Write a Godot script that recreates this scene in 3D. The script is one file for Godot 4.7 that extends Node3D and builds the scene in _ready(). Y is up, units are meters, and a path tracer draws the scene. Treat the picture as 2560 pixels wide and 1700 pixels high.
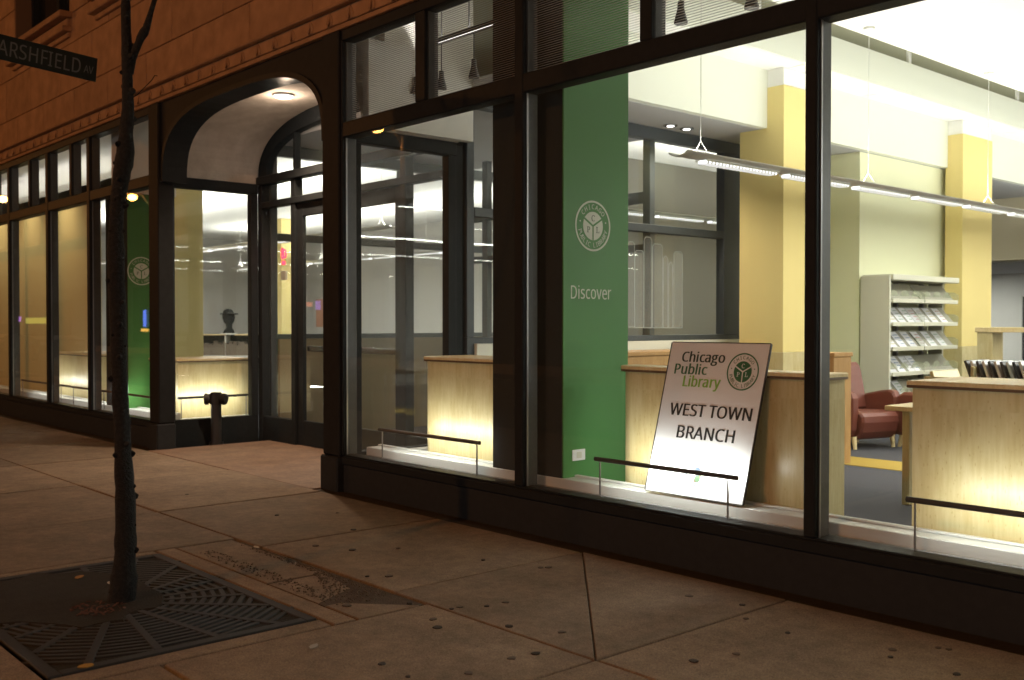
extends Node3D

const CAM := Vector3(0.0, 1.3, 4.2995)
var rng := RandomNumberGenerator.new()
var M := {}
var used := {}
var sans: SystemFont
var serif: SystemFont

# ------------------------------------------------------------------ helpers
func lin(r: float, g: float, b: float) -> Color:
	return Color(r, g, b).linear_to_srgb()

func mat(r: float, g: float, b: float, rough := 0.7, metal := 0.0, tex: Texture2D = null, size := 1.0, bump: Texture2D = null, depth := 0.0) -> StandardMaterial3D:
	var m := StandardMaterial3D.new()
	m.albedo_color = lin(r, g, b)
	m.roughness = rough
	m.metallic = metal
	if tex:
		m.albedo_texture = tex
	if bump:
		m.heightmap_enabled = true
		m.heightmap_texture = bump
		m.heightmap_scale = depth
	if tex or bump:
		m.uv1_triplanar = true
		m.uv1_world_triplanar = true
		m.uv1_scale = Vector3.ONE / size
	return m

func glow(r: float, g: float, b: float, e: float) -> StandardMaterial3D:
	var m := mat(r, g, b, 0.5)
	m.emission_enabled = true
	m.emission = lin(r, g, b)
	m.emission_energy_multiplier = e
	return m

func glass(a: float, tint := Color(0.9, 1.0, 0.95), rough := 0.0) -> StandardMaterial3D:
	var m := StandardMaterial3D.new()
	m.transparency = BaseMaterial3D.TRANSPARENCY_ALPHA
	m.albedo_color = Color(tint.r, tint.g, tint.b, a)
	m.roughness = rough
	m.metallic_specular = 0.5
	return m

func noise_image(w: int, h: int, fx: float, fy: float, seed_no: int, octaves: int) -> FastNoiseLite:
	var n := FastNoiseLite.new()
	n.seed = seed_no
	n.noise_type = FastNoiseLite.TYPE_SIMPLEX_SMOOTH
	n.frequency = 1.0
	n.fractal_type = FastNoiseLite.FRACTAL_FBM
	n.fractal_octaves = octaves
	return n

func seamless(w: int, seed_no: int, freq: float, octaves: int, low: Color, high: Color, cells := false) -> NoiseTexture2D:
	var n := FastNoiseLite.new()
	n.seed = seed_no
	n.noise_type = FastNoiseLite.TYPE_CELLULAR if cells else FastNoiseLite.TYPE_SIMPLEX_SMOOTH
	n.frequency = freq
	n.fractal_octaves = octaves
	var t := NoiseTexture2D.new()
	t.width = w
	t.height = w
	t.seamless = true
	t.noise = n
	var g := Gradient.new()
	g.set_color(0, low)
	g.set_color(1, high)
	t.color_ramp = g
	return t

func wood_texture(seed_no: int, light: Color, dark: Color) -> ImageTexture:
	var im := Image.create(384, 512, false, Image.FORMAT_RGB8)
	var a := noise_image(0, 0, 0, 0, seed_no, 4)
	for x in 384:
		for y in 512:
			var g := a.get_noise_2d(x * 0.09, y * 0.006) * 0.6 + a.get_noise_2d(x * 0.012 + 50.0, y * 0.004) * 0.7
			var fleck := a.get_noise_2d(x * 0.33 + 200.0, y * 0.03)
			var t := clampf(0.35 + g * 0.6 + (1.3 if fleck > 0.56 else 0.0), 0.0, 2.2)
			im.set_pixel(x, y, light.lerp(dark, t).clamp())
	return ImageTexture.create_from_image(im)

func concrete_texture(seed_no: int) -> ImageTexture:
	var im := Image.create(768, 768, false, Image.FORMAT_RGB8)
	var a := noise_image(0, 0, 0, 0, seed_no, 5)
	var r := RandomNumberGenerator.new()
	r.seed = seed_no
	for x in 768:
		for y in 768:
			# a torus in 4 dimensions would be seamless; mirrored edges are enough here
			var u := absf(x - 384.0)
			var v := absf(y - 384.0)
			var big := a.get_noise_2d(u * 0.006 + 9.0, v * 0.006)
			var mid := a.get_noise_2d(u * 0.03, v * 0.03 + 77.0)
			var g := 0.80 + big * 0.10 + mid * 0.08 + r.randf_range(-0.13, 0.13)
			if r.randf() < 0.012:
				g += r.randf_range(-0.45, 0.3)
			g = clampf(g, 0.1, 1.0)
			im.set_pixel(x, y, Color(g, g * 0.985, g * 0.95))
	return ImageTexture.create_from_image(im)

func S() -> SurfaceTool:
	var s := SurfaceTool.new()
	s.begin(Mesh.PRIMITIVE_TRIANGLES)
	return s

func tri(s: SurfaceTool, a: Vector3, b: Vector3, c: Vector3, away: Vector3) -> void:
	var n := (b - a).cross(c - a)
	if n.length_squared() < 1e-18:
		return
	n = n.normalized()
	if n.dot(away) < 0.0:
		n = -n
		var t := b
		b = c
		c = t
	for p in [a, c, b]:
		s.set_normal(n)
		s.add_vertex(p)

func quad(s: SurfaceTool, a: Vector3, b: Vector3, c: Vector3, d: Vector3, away: Vector3) -> void:
	tri(s, a, b, c, away)
	tri(s, a, c, d, away)

func box(s: SurfaceTool, lo: Vector3, hi: Vector3, bev := 0.0, tf := Transform3D()) -> void:
	var a := Vector3(minf(lo.x, hi.x), minf(lo.y, hi.y), minf(lo.z, hi.z))
	var b := Vector3(maxf(lo.x, hi.x), maxf(lo.y, hi.y), maxf(lo.z, hi.z))
	var mid := (a + b) * 0.5
	var h := (b - a) * 0.5
	bev = minf(bev, minf(h.x, minf(h.y, h.z)) * 0.6)
	for ax in 3:
		for sg in [-1.0, 1.0]:
			var u := (ax + 1) % 3
			var v := (ax + 2) % 3
			var ps := []
			for k in [[-1, -1], [1, -1], [1, 1], [-1, 1]]:
				var p := Vector3()
				p[ax] = sg * h[ax]
				p[u] = k[0] * (h[u] - bev)
				p[v] = k[1] * (h[v] - bev)
				ps.append(tf * (mid + p))
			var n := Vector3()
			n[ax] = sg
			quad(s, ps[0], ps[1], ps[2], ps[3], tf.basis * n)
			if bev > 0.0:
				for sh in [-1.0, 1.0]:
					var p1 := Vector3(); p1[ax] = sg * h[ax]; p1[u] = sh * (h[u] - bev); p1[v] = h[v] - bev
					var p2 := p1; p2[v] = -p1[v]
					var q1 := Vector3(); q1[ax] = sg * (h[ax] - bev); q1[u] = sh * h[u]; q1[v] = h[v] - bev
					var q2 := q1; q2[v] = -q1[v]
					var m := Vector3(); m[ax] = sg; m[u] = sh
					quad(s, tf * (mid + p1), tf * (mid + p2), tf * (mid + q2), tf * (mid + q1), tf.basis * m)
	if bev > 0.0:
		for sx in [-1.0, 1.0]:
			for sy in [-1.0, 1.0]:
				for sz in [-1.0, 1.0]:
					var g := Vector3(sx, sy, sz)
					tri(s, tf * (mid + g * Vector3(h.x, h.y - bev, h.z - bev)), tf * (mid + g * Vector3(h.x - bev, h.y, h.z - bev)), tf * (mid + g * Vector3(h.x - bev, h.y - bev, h.z)), tf.basis * g)

func tube(s: SurfaceTool, pts: Array, radii: Array, sides := 10, caps := true) -> void:
	s.set_smooth_group(1)
	var rings := []
	var last := Vector3.ZERO
	var side := Vector3.RIGHT
	for i in pts.size():
		var d: Vector3 = (pts[mini(i + 1, pts.size() - 1)] - pts[maxi(i - 1, 0)]).normalized()
		if i == 0:
			side = d.cross(Vector3.UP if absf(d.y) < 0.9 else Vector3.RIGHT).normalized()
		side = (side - d * side.dot(d)).normalized()
		var up := d.cross(side)
		var ring := []
		for k in sides + 1:
			var ang := TAU * k / sides
			ring.append([pts[i] + (side * cos(ang) + up * sin(ang)) * float(radii[i]), side * cos(ang) + up * sin(ang)])
		rings.append(ring)
	for i in pts.size() - 1:
		for k in sides:
			var q := [rings[i][k], rings[i][k + 1], rings[i + 1][k + 1], rings[i + 1][k]]
			for t in [[0, 1, 2], [0, 2, 3]]:
				var f: Vector3 = (q[t[1]][0] - q[t[0]][0]).cross(q[t[2]][0] - q[t[0]][0])
				var order: Array = t if f.dot(q[t[0]][1]) < 0.0 else [t[0], t[2], t[1]]
				for j in order:
					s.set_normal(q[j][1])
					s.add_vertex(q[j][0])
	if caps:
		for e in [0, pts.size() - 1]:
			var away: Vector3 = pts[e] - pts[1 if e == 0 else e - 1]
			for k in sides:
				tri(s, pts[e], rings[e][k][0], rings[e][k + 1][0], away)

# polygon (x, y of a plane) pushed from w0 to w1 along the plane's third axis; tf places it
func prism(s: SurfaceTool, poly: PackedVector2Array, w0: float, w1: float, tf: Transform3D, bev := 0.0) -> void:
	var large := PackedVector2Array()
	for p in poly:
		large.append(p * 1000.0)
	var idx := Geometry2D.triangulate_polygon(large)
	var top := poly
	var mid := Vector2()
	for p in poly:
		mid += p / poly.size()
	if bev > 0.0:
		var ins := Geometry2D.offset_polygon(poly, -bev, Geometry2D.JOIN_MITER)
		if ins.size() == 1 and ins[0].size() == poly.size():
			# offset_polygon may start elsewhere: match each corner with the nearest
			top = PackedVector2Array()
			for p in poly:
				var best: Vector2 = ins[0][0]
				for q in ins[0]:
					if q.distance_squared_to(p) < best.distance_squared_to(p):
						best = q
				top.append(best)
	for k in range(0, idx.size(), 3):
		var a := poly[idx[k]]
		var b := poly[idx[k + 1]]
		var c := poly[idx[k + 2]]
		tri(s, tf * Vector3(top[idx[k]].x, top[idx[k]].y, w1), tf * Vector3(top[idx[k + 1]].x, top[idx[k + 1]].y, w1), tf * Vector3(top[idx[k + 2]].x, top[idx[k + 2]].y, w1), tf.basis.z * signf(w1 - w0))
		tri(s, tf * Vector3(a.x, a.y, w0), tf * Vector3(b.x, b.y, w0), tf * Vector3(c.x, c.y, w0), -tf.basis.z * signf(w1 - w0))
	var turn := 1.0 if Geometry2D.is_polygon_clockwise(poly) else -1.0
	var wb := w1 - bev * signf(w1 - w0)
	for i in poly.size():
		var a := poly[i]
		var b := poly[(i + 1) % poly.size()]
		var e := b - a
		var out2 := Vector2(-e.y, e.x) * turn
		var away := tf.basis * Vector3(out2.x, out2.y, 0)
		quad(s, tf * Vector3(a.x, a.y, w0), tf * Vector3(b.x, b.y, w0), tf * Vector3(b.x, b.y, wb), tf * Vector3(a.x, a.y, wb), away)
		if bev > 0.0:
			var ta := top[i]
			var tb := top[(i + 1) % poly.size()]
			quad(s, tf * Vector3(a.x, a.y, wb), tf * Vector3(b.x, b.y, wb), tf * Vector3(tb.x, tb.y, w1), tf * Vector3(ta.x, ta.y, w1), away + tf.basis.z * signf(w1 - w0) * away.length())

func numbered(called: String) -> String:
	var n: int = used.get(called, 0)
	used[called] = n + 1
	return called if n == 0 else "%s_%03d" % [called, n]

func put(called: String, s: SurfaceTool, m: Material, parent: Node = self) -> MeshInstance3D:
	return hang(called, s.commit(), m, parent)

func hang(called: String, mesh: Mesh, m: Material, parent: Node = self) -> MeshInstance3D:
	var o := MeshInstance3D.new()
	o.mesh = mesh
	o.material_override = m
	if parent == self:
		o.name = numbered(called)
	else:
		var n := 0
		while parent.has_node(called if n == 0 else "%s_%03d" % [called, n]):
			n = int(parent.get_meta("n_" + called, 0)) + 1
			parent.set_meta("n_" + called, n)
		o.name = called if n == 0 else "%s_%03d" % [called, n]
	parent.add_child(o, true)
	return o

func tag(o: Node, label: String, category: String, group := "") -> Node:
	o.set_meta("label", label)
	o.set_meta("category", category)
	if group:
		o.set_meta("group", group)
	return o

func thing(called: String, label: String, category: String, at := Vector3.ZERO, group := "") -> Node3D:
	var o := Node3D.new()
	o.name = numbered(called)
	add_child(o)
	o.position = at
	tag(o, label, category, group)
	return o

func structure(called: String, s: SurfaceTool, m: Material) -> MeshInstance3D:
	var o := put(called, s, m)
	o.set_meta("kind", "structure")
	return o

func bx(called: String, lo: Vector3, hi: Vector3, m: Material, parent: Node = self, bev := 0.004) -> MeshInstance3D:
	var s := S()
	box(s, lo, hi, bev)
	return put(called, s, m, parent)

func copy(o: Node3D, label: String, at: Vector3, turn := NAN) -> Node3D:
	var c: Node3D = o.duplicate()
	var base := String(o.name)
	var cut := base.rfind("_")
	if cut > 0 and base.substr(cut + 1).is_valid_int():
		base = base.substr(0, cut)
	c.name = numbered(base)
	add_child(c)
	c.position = at
	if not is_nan(turn):
		c.rotation.y = turn
	c.set_meta("label", label)
	return c

func area(at: Vector3, facing: Vector3, size: Vector2, energy: float, c: Color, parent: Node) -> void:
	var l := AreaLight3D.new()
	l.area_size = size
	l.area_range = 40.0
	l.area_attenuation = 2.0
	l.light_energy = energy
	l.light_color = c
	l.shadow_enabled = true
	l.name = "lamp_light"
	parent.add_child(l, true)
	var up := Vector3.UP if absf(facing.y) < 0.9 else Vector3.BACK
	var z := -facing.normalized()
	var x := up.cross(z).normalized()
	l.basis = Basis(x, z.cross(x), z)
	l.position = at

# lettering: text laid on the plane of tf (x right, y up, z out), left edge x0, baseline y0, cap height cap, total width w (0: natural)
func write(s: SurfaceTool, text: String, font: Font, x0: float, y0: float, cap: float, w: float, tf: Transform3D, thick := 0.0012, centred := false) -> void:
	var tm := TextMesh.new()
	tm.font = font
	tm.font_size = 48
	tm.pixel_size = 0.01
	tm.depth = 0.1
	tm.curve_step = 1.5
	tm.text = "H"
	var h := tm.get_aabb().size.y
	var foot := tm.get_aabb().position.y
	tm.text = text
	tm.horizontal_alignment = HORIZONTAL_ALIGNMENT_LEFT
	tm.vertical_alignment = VERTICAL_ALIGNMENT_CENTER
	var b := tm.get_aabb()
	var foot2 := foot
	var k := cap / h
	var kx := w / b.size.x if w > 0.0 else k
	var left := -b.position.x * kx + x0 - (b.size.x * kx * 0.5 if centred else 0.0)
	var t := Transform3D(Basis.from_scale(Vector3(kx, k, thick / 0.1)), Vector3(left, y0 - foot2 * k, thick * 0.5))
	var all := tf * t
	var arr := tm.get_mesh_arrays()
	var vs: PackedVector3Array = arr[Mesh.ARRAY_VERTEX]
	var ns: PackedVector3Array = arr[Mesh.ARRAY_NORMAL]
	var ids: PackedInt32Array = arr[Mesh.ARRAY_INDEX] if arr[Mesh.ARRAY_INDEX] != null else PackedInt32Array(range(vs.size()))
	var nb := all.basis.inverse().transposed()
	for i in ids:
		s.set_normal((nb * ns[i]).normalized())
		s.add_vertex(all * vs[i])

func ring(s: SurfaceTool, r0: float, r1: float, a0: float, a1: float, thick: float, tf: Transform3D, gap := 0.0) -> void:
	var poly := PackedVector2Array()
	var n := maxi(6, int(48 * absf(a1 - a0) / TAU))
	for i in n:
		var ta := a0 + (a1 - a0) * i / n
		var tb := a0 + (a1 - a0) * (i + 1) / n
		var q := PackedVector2Array([Vector2(cos(ta), sin(ta)) * r1, Vector2(cos(tb), sin(tb)) * r1, Vector2(cos(tb), sin(tb)) * r0, Vector2(cos(ta), sin(ta)) * r0])
		prism(s, q, 0.0, thick, tf)

# the round library seal: ring, lettering round it, three sectors with a letter each
func seal(parent: Node, tf: Transform3D, r: float, ink: Material, letters: Material) -> void:
	var s := S()
	ring(s, r * 0.925, r, 0.0, TAU, 0.0012, tf)
	for k in 3:
		var mid := PI / 2 + k * TAU / 3
		var d := Vector2(cos(mid), sin(mid)) * r * 0.045
		var poly := PackedVector2Array([d])
		for i in 17:
			var a := mid - PI / 3 + 0.0 + (TAU / 3) * i / 16
			var p := Vector2(cos(a), sin(a)) * r * 0.56
			# keep the cut between the sectors of one width
			var side := Vector2(cos(mid - PI / 3), sin(mid - PI / 3)) if i < 8 else Vector2(cos(mid + PI / 3), sin(mid + PI / 3))
			if i == 0 or i == 16:
				p = side * r * 0.55 + d
			poly.append(p)
		prism(s, poly, 0.0, 0.0012, tf)
	for word in [["CHICAGO", PI / 2, 1.0, 1.95], ["PUBLIC LIBRARY", -PI / 2, -1.0, 2.75]]:
		var n: int = word[0].length()
		for i in n:
			var a: float = word[1] + word[2] * word[3] * (0.5 - (i + 0.5) / n)
			var c: String = word[0][i]
			if c == " ":
				continue
			var rot: float = a - PI / 2 if word[2] > 0 else a + PI / 2
			var rad: float = r * 0.665 if word[2] > 0 else r * 0.845
			var place := Transform3D(Basis(Vector3.BACK, rot), Vector3(cos(a) * rad, sin(a) * rad, 0))
			write(s, c, sans, 0.0, 0.0, r * 0.185, 0.0, tf * place, 0.0012, true)
	for a in [PI * 0.93, PI * 0.07]:
		ring(s, 0.0, r * 0.03, 0.0, TAU, 0.0012, tf * Transform3D(Basis(), Vector3(cos(a) * r * 0.74, sin(a) * r * 0.74, 0)))
	var o := put("seal", s, ink, parent)
	var t := S()
	for k in 3:
		var a := PI / 2 + k * TAU / 3
		write(t, ["C", "P", "L"][k], serif, cos(a) * r * 0.3, sin(a) * r * 0.3 - r * 0.115, r * 0.24, 0.0, tf * Transform3D(Basis(), Vector3(0, 0, 0.0013)), 0.0012, true)
	put("monogram", t, letters, o)

const ORD := ["first", "second", "third", "fourth", "fifth", "sixth", "seventh", "eighth", "ninth", "tenth", "eleventh", "twelfth", "thirteenth", "fourteenth", "fifteenth", "sixteenth", "seventeenth", "eighteenth", "nineteenth", "twentieth"]
const WIN_R := -6.80

func _ready() -> void:
	rng.seed = 7
	view_and_light()
	materials()
	ground()
	building()
	entrance()
	inside_shell()
	columns()
	street()
	furniture()
	lamps_inside()
	street_things()

func view_and_light() -> void:
	var cam := Camera3D.new()
	cam.name = "camera"
	cam.position = CAM
	cam.rotation_order = EULER_ORDER_YXZ
	cam.rotation_degrees = Vector3(-0.949, 48.269, 0.0)
	cam.fov = 36.826
	var at := CameraAttributesPhysical.new()
	at.frustum_focal_length = 36.045
	at.frustum_focus_distance = 6.2
	at.frustum_near = 0.05
	at.frustum_far = 300.0
	at.exposure_aperture = 3.2
	cam.attributes = at
	add_child(cam)
	cam.current = true
	var we := WorldEnvironment.new()
	we.name = "world_environment"
	var env := Environment.new()
	env.background_mode = Environment.BG_SKY
	var sky := Sky.new()
	var sm := ProceduralSkyMaterial.new()
	sm.sky_top_color = Color(0.10, 0.10, 0.14)
	sm.sky_horizon_color = Color(0.22, 0.16, 0.12)
	sm.ground_horizon_color = Color(0.08, 0.07, 0.06)
	sm.ground_bottom_color = Color(0.04, 0.04, 0.04)
	sky.sky_material = sm
	env.sky = sky
	env.background_energy_multiplier = 0.10
	env.tonemap_mode = Environment.TONE_MAPPER_LINEAR
	env.tonemap_exposure = 1.0
	env.sdfgi_enabled = true
	env.ssao_enabled = true
	env.ssil_enabled = true
	we.environment = env
	add_child(we)

func materials() -> void:
	sans = SystemFont.new()
	sans.font_names = PackedStringArray(["Droid Sans"])
	serif = SystemFont.new()
	serif.font_names = PackedStringArray(["Droid Serif"])
	var fine := seamless(512, 3, 0.06, 4, Color(0.3, 0.3, 0.3), Color(0.75, 0.75, 0.75))
	var con := [concrete_texture(11), concrete_texture(23)]
	M.slab = []
	for k in 6:
		var tone := 0.9 + 0.05 * k
		var m := mat(0.36 * tone, 0.284 * tone, 0.22 * tone, 0.85, 0.0, con[k % 2], 1.9 + 0.17 * k, fine, 0.35)
		m.uv1_offset = Vector3(0.37 * k, 0.0, 0.61 * k)
		M.slab.append(m)
	M.recess_floor = mat(0.38, 0.262, 0.20, 0.7, 0.0, con[1], 1.3, fine, 0.2)
	M.strip = mat(0.055, 0.048, 0.045, 0.85, 0.0, con[0], 0.9, fine, 0.4)  # darker paving of the border, with the shade under the sill in its colour
	M.dirt = mat(0.03, 0.026, 0.021, 0.95, 0.0, con[1], 0.5, fine, 1.0)
	M.asphalt = mat(0.05, 0.05, 0.05, 0.85, 0.0, con[0], 0.8, fine, 0.8)
	M.gum = mat(0.035, 0.032, 0.03, 0.8)
	M.gum2 = mat(0.11, 0.09, 0.072, 0.8)
	var soot := seamless(512, 31, 0.012, 5, Color(0.84, 0.83, 0.82), Color(1, 1, 1))
	M.stone = []
	for k in 5:
		var t := 0.92 + 0.035 * k
		var m := mat(0.47 * t, 0.275 * t, 0.15 * t, 0.85, 0.0, soot, 1.7, fine, 0.25)
		m.uv1_offset = Vector3(0.31 * k, 0.17 * k, 0.0)
		M.stone.append(m)
	M.mortar = mat(0.19, 0.12, 0.075, 0.95)
	M.dark_pane = mat(0.02, 0.02, 0.02, 0.08)
	var scuff := seamless(512, 5, 0.02, 4, Color(0.93, 0.93, 0.93), Color(1, 1, 1))
	M.metal = mat(0.028, 0.032, 0.035, 0.4, 0.0, scuff, 0.8)
	M.metal.metallic_specular = 0.12
	M.metal_brown = mat(0.028, 0.030, 0.032, 0.5, 0.0, scuff, 1.1)
	M.metal_brown.metallic_specular = 0.12
	M.metal_in = mat(0.045, 0.056, 0.064, 0.5, 0.0, scuff, 0.9)
	M.rail = mat(0.06, 0.062, 0.065, 0.4, 0.5)
	M.post = mat(0.3, 0.3, 0.31, 0.35, 0.8)
	M.plinth = mat(0.040, 0.044, 0.048, 0.5, 0.0, scuff, 0.7)
	M.plinth.metallic_specular = 0.12
	M.frame_lit = mat(0.075, 0.081, 0.087, 0.5, 0.0, scuff, 0.8)  # same paint as the frame fronts, interior light put into a lighter grey
	M.chrome = mat(0.5, 0.5, 0.5, 0.25, 1.0)
	M.glass = glass(0.02)
	M.film = glass(0.10, Color(0.8, 0.82, 0.82), 0.7)
	M.film_line = glass(0.5, Color(0.86, 0.88, 0.86), 0.7)
	M.plaster = mat(0.62, 0.57, 0.52, 0.9, 0.0, soot, 1.4, fine, 0.3)
	M.white = mat(0.78, 0.77, 0.73, 0.8, 0.0, seamless(256, 41, 0.01, 3, Color(0.96, 0.96, 0.96), Color(1, 1, 1)), 1.7)
	M.ceiling = mat(0.80, 0.79, 0.76, 0.9)
	M.olive = mat(0.38, 0.375, 0.27, 0.9)
	M.cream = mat(0.73, 0.74, 0.645, 0.85)
	M.lime = mat(0.74, 0.745, 0.52, 0.85)
	M.tan = mat(0.62, 0.53, 0.29, 0.85)
	M.yellow = mat(0.71, 0.575, 0.235, 0.8)
	M.grey_wall = mat(0.50, 0.49, 0.47, 0.9)
	M.soffit = mat(0.46, 0.46, 0.47, 0.9)
	M.carpet = mat(0.085, 0.085, 0.105, 0.97, 0.0, seamless(512, 51, 0.25, 3, Color(0.55, 0.55, 0.55), Color(1, 1, 1)), 0.6, fine, 0.5)
	M.stripe = mat(0.50, 0.34, 0.05, 0.97, 0.0, seamless(512, 52, 0.25, 3, Color(0.7, 0.7, 0.7), Color(1, 1, 1)), 0.6)
	M.ledge = mat(0.55, 0.56, 0.54, 0.3)
	M.sill_in = mat(0.22, 0.235, 0.24, 0.10)
	M.green = mat(0.05, 0.20, 0.042, 0.55)
	M.green_trim = mat(0.03, 0.09, 0.03, 0.6)
	M.pale = mat(0.62, 0.66, 0.56, 0.6)
	M.column_dark = mat(0.030, 0.034, 0.036, 0.9)
	M.column_dark.metallic_specular = 0.05
	var w := wood_texture(61, Color(0.93, 0.875, 0.72), Color(0.81, 0.72, 0.53))
	M.maple = mat(0.69, 0.69, 0.60, 0.34, 0.0, w, 0.9)
	M.maple_top = mat(0.86, 0.80, 0.70, 0.4, 0.0, w, 0.7)
	M.brown = mat(0.50, 0.34, 0.20, 0.5, 0.0, w, 0.8)
	M.edge = mat(0.10, 0.055, 0.025, 0.5)
	M.leather = mat(0.155, 0.042, 0.027, 0.42, 0.0, null, 1.0, fine, 0.15)
	M.leather.uv1_scale = Vector3.ONE * 4.0
	M.rack = mat(0.60, 0.585, 0.48, 0.5)
	M.rack_dark = mat(0.26, 0.25, 0.20, 0.6)
	M.acrylic = glass(0.25, Color(0.75, 0.78, 0.65), 0.1)
	M.board = mat(0.77, 0.79, 0.82, 0.55)
	M.board_edge = mat(0.02, 0.02, 0.025, 0.5)
	M.ink = mat(0.012, 0.016, 0.018, 0.6)
	M.ink_dark_green = mat(0.022, 0.05, 0.035, 0.6)
	M.ink_green = mat(0.02, 0.14, 0.055, 0.6)
	M.ink_mid = mat(0.035, 0.15, 0.075, 0.6)
	M.ink_lime = mat(0.22, 0.47, 0.07, 0.6)
	M.bark = mat(0.026, 0.026, 0.025, 0.9, 0.0, seamless(512, 71, 0.03, 4, Color(0.35, 0.35, 0.35), Color(1, 1, 1)), 0.35, fine, 1.2)
	M.iron = mat(0.032, 0.033, 0.036, 0.7, 0.0, scuff, 0.5)
	M.fdc = mat(0.03, 0.028, 0.026, 0.45, 0.4)
	M.sign_green = mat(0.005, 0.018, 0.02, 0.5)
	M.sign_white = mat(0.14, 0.16, 0.17, 0.5)
	M.tube = glow(1.0, 0.98, 0.92, 3.0)
	M.lamp = glow(1.0, 0.98, 0.95, 3.0)
	M.lens = glow(0.95, 0.97, 1.0, 1.6)
	M.sodium = glow(1.0, 0.42, 0.07, 90.0)
	M.slat = mat(0.42, 0.42, 0.41, 0.6)
	M.paper = mat(0.75, 0.75, 0.73, 0.8)

# ------------------------------------------------------------------ ground
func slab(parent: Node, poly: Array, k: int, top := 0.0, gap := 0.009) -> void:
	var s := S()
	var p := PackedVector2Array()
	for q in poly:
		p.append(Vector2(q[0], -q[1]))
	if Geometry2D.is_polygon_clockwise(p):
		p.reverse()
	var ins := Geometry2D.offset_polygon(p, -gap, Geometry2D.JOIN_MITER)
	if ins.size():
		p = ins[0]
	prism(s, p, -0.10, top, Transform3D(Basis(Vector3.RIGHT, -PI / 2), Vector3.ZERO), 0.004)
	put("slab", s, M.slab[k % 6], parent)

func rect(x0: float, x1: float, z0: float, z1: float) -> Array:
	return [[x0, z0], [x1, z0], [x1, z1], [x0, z1]]

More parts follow.
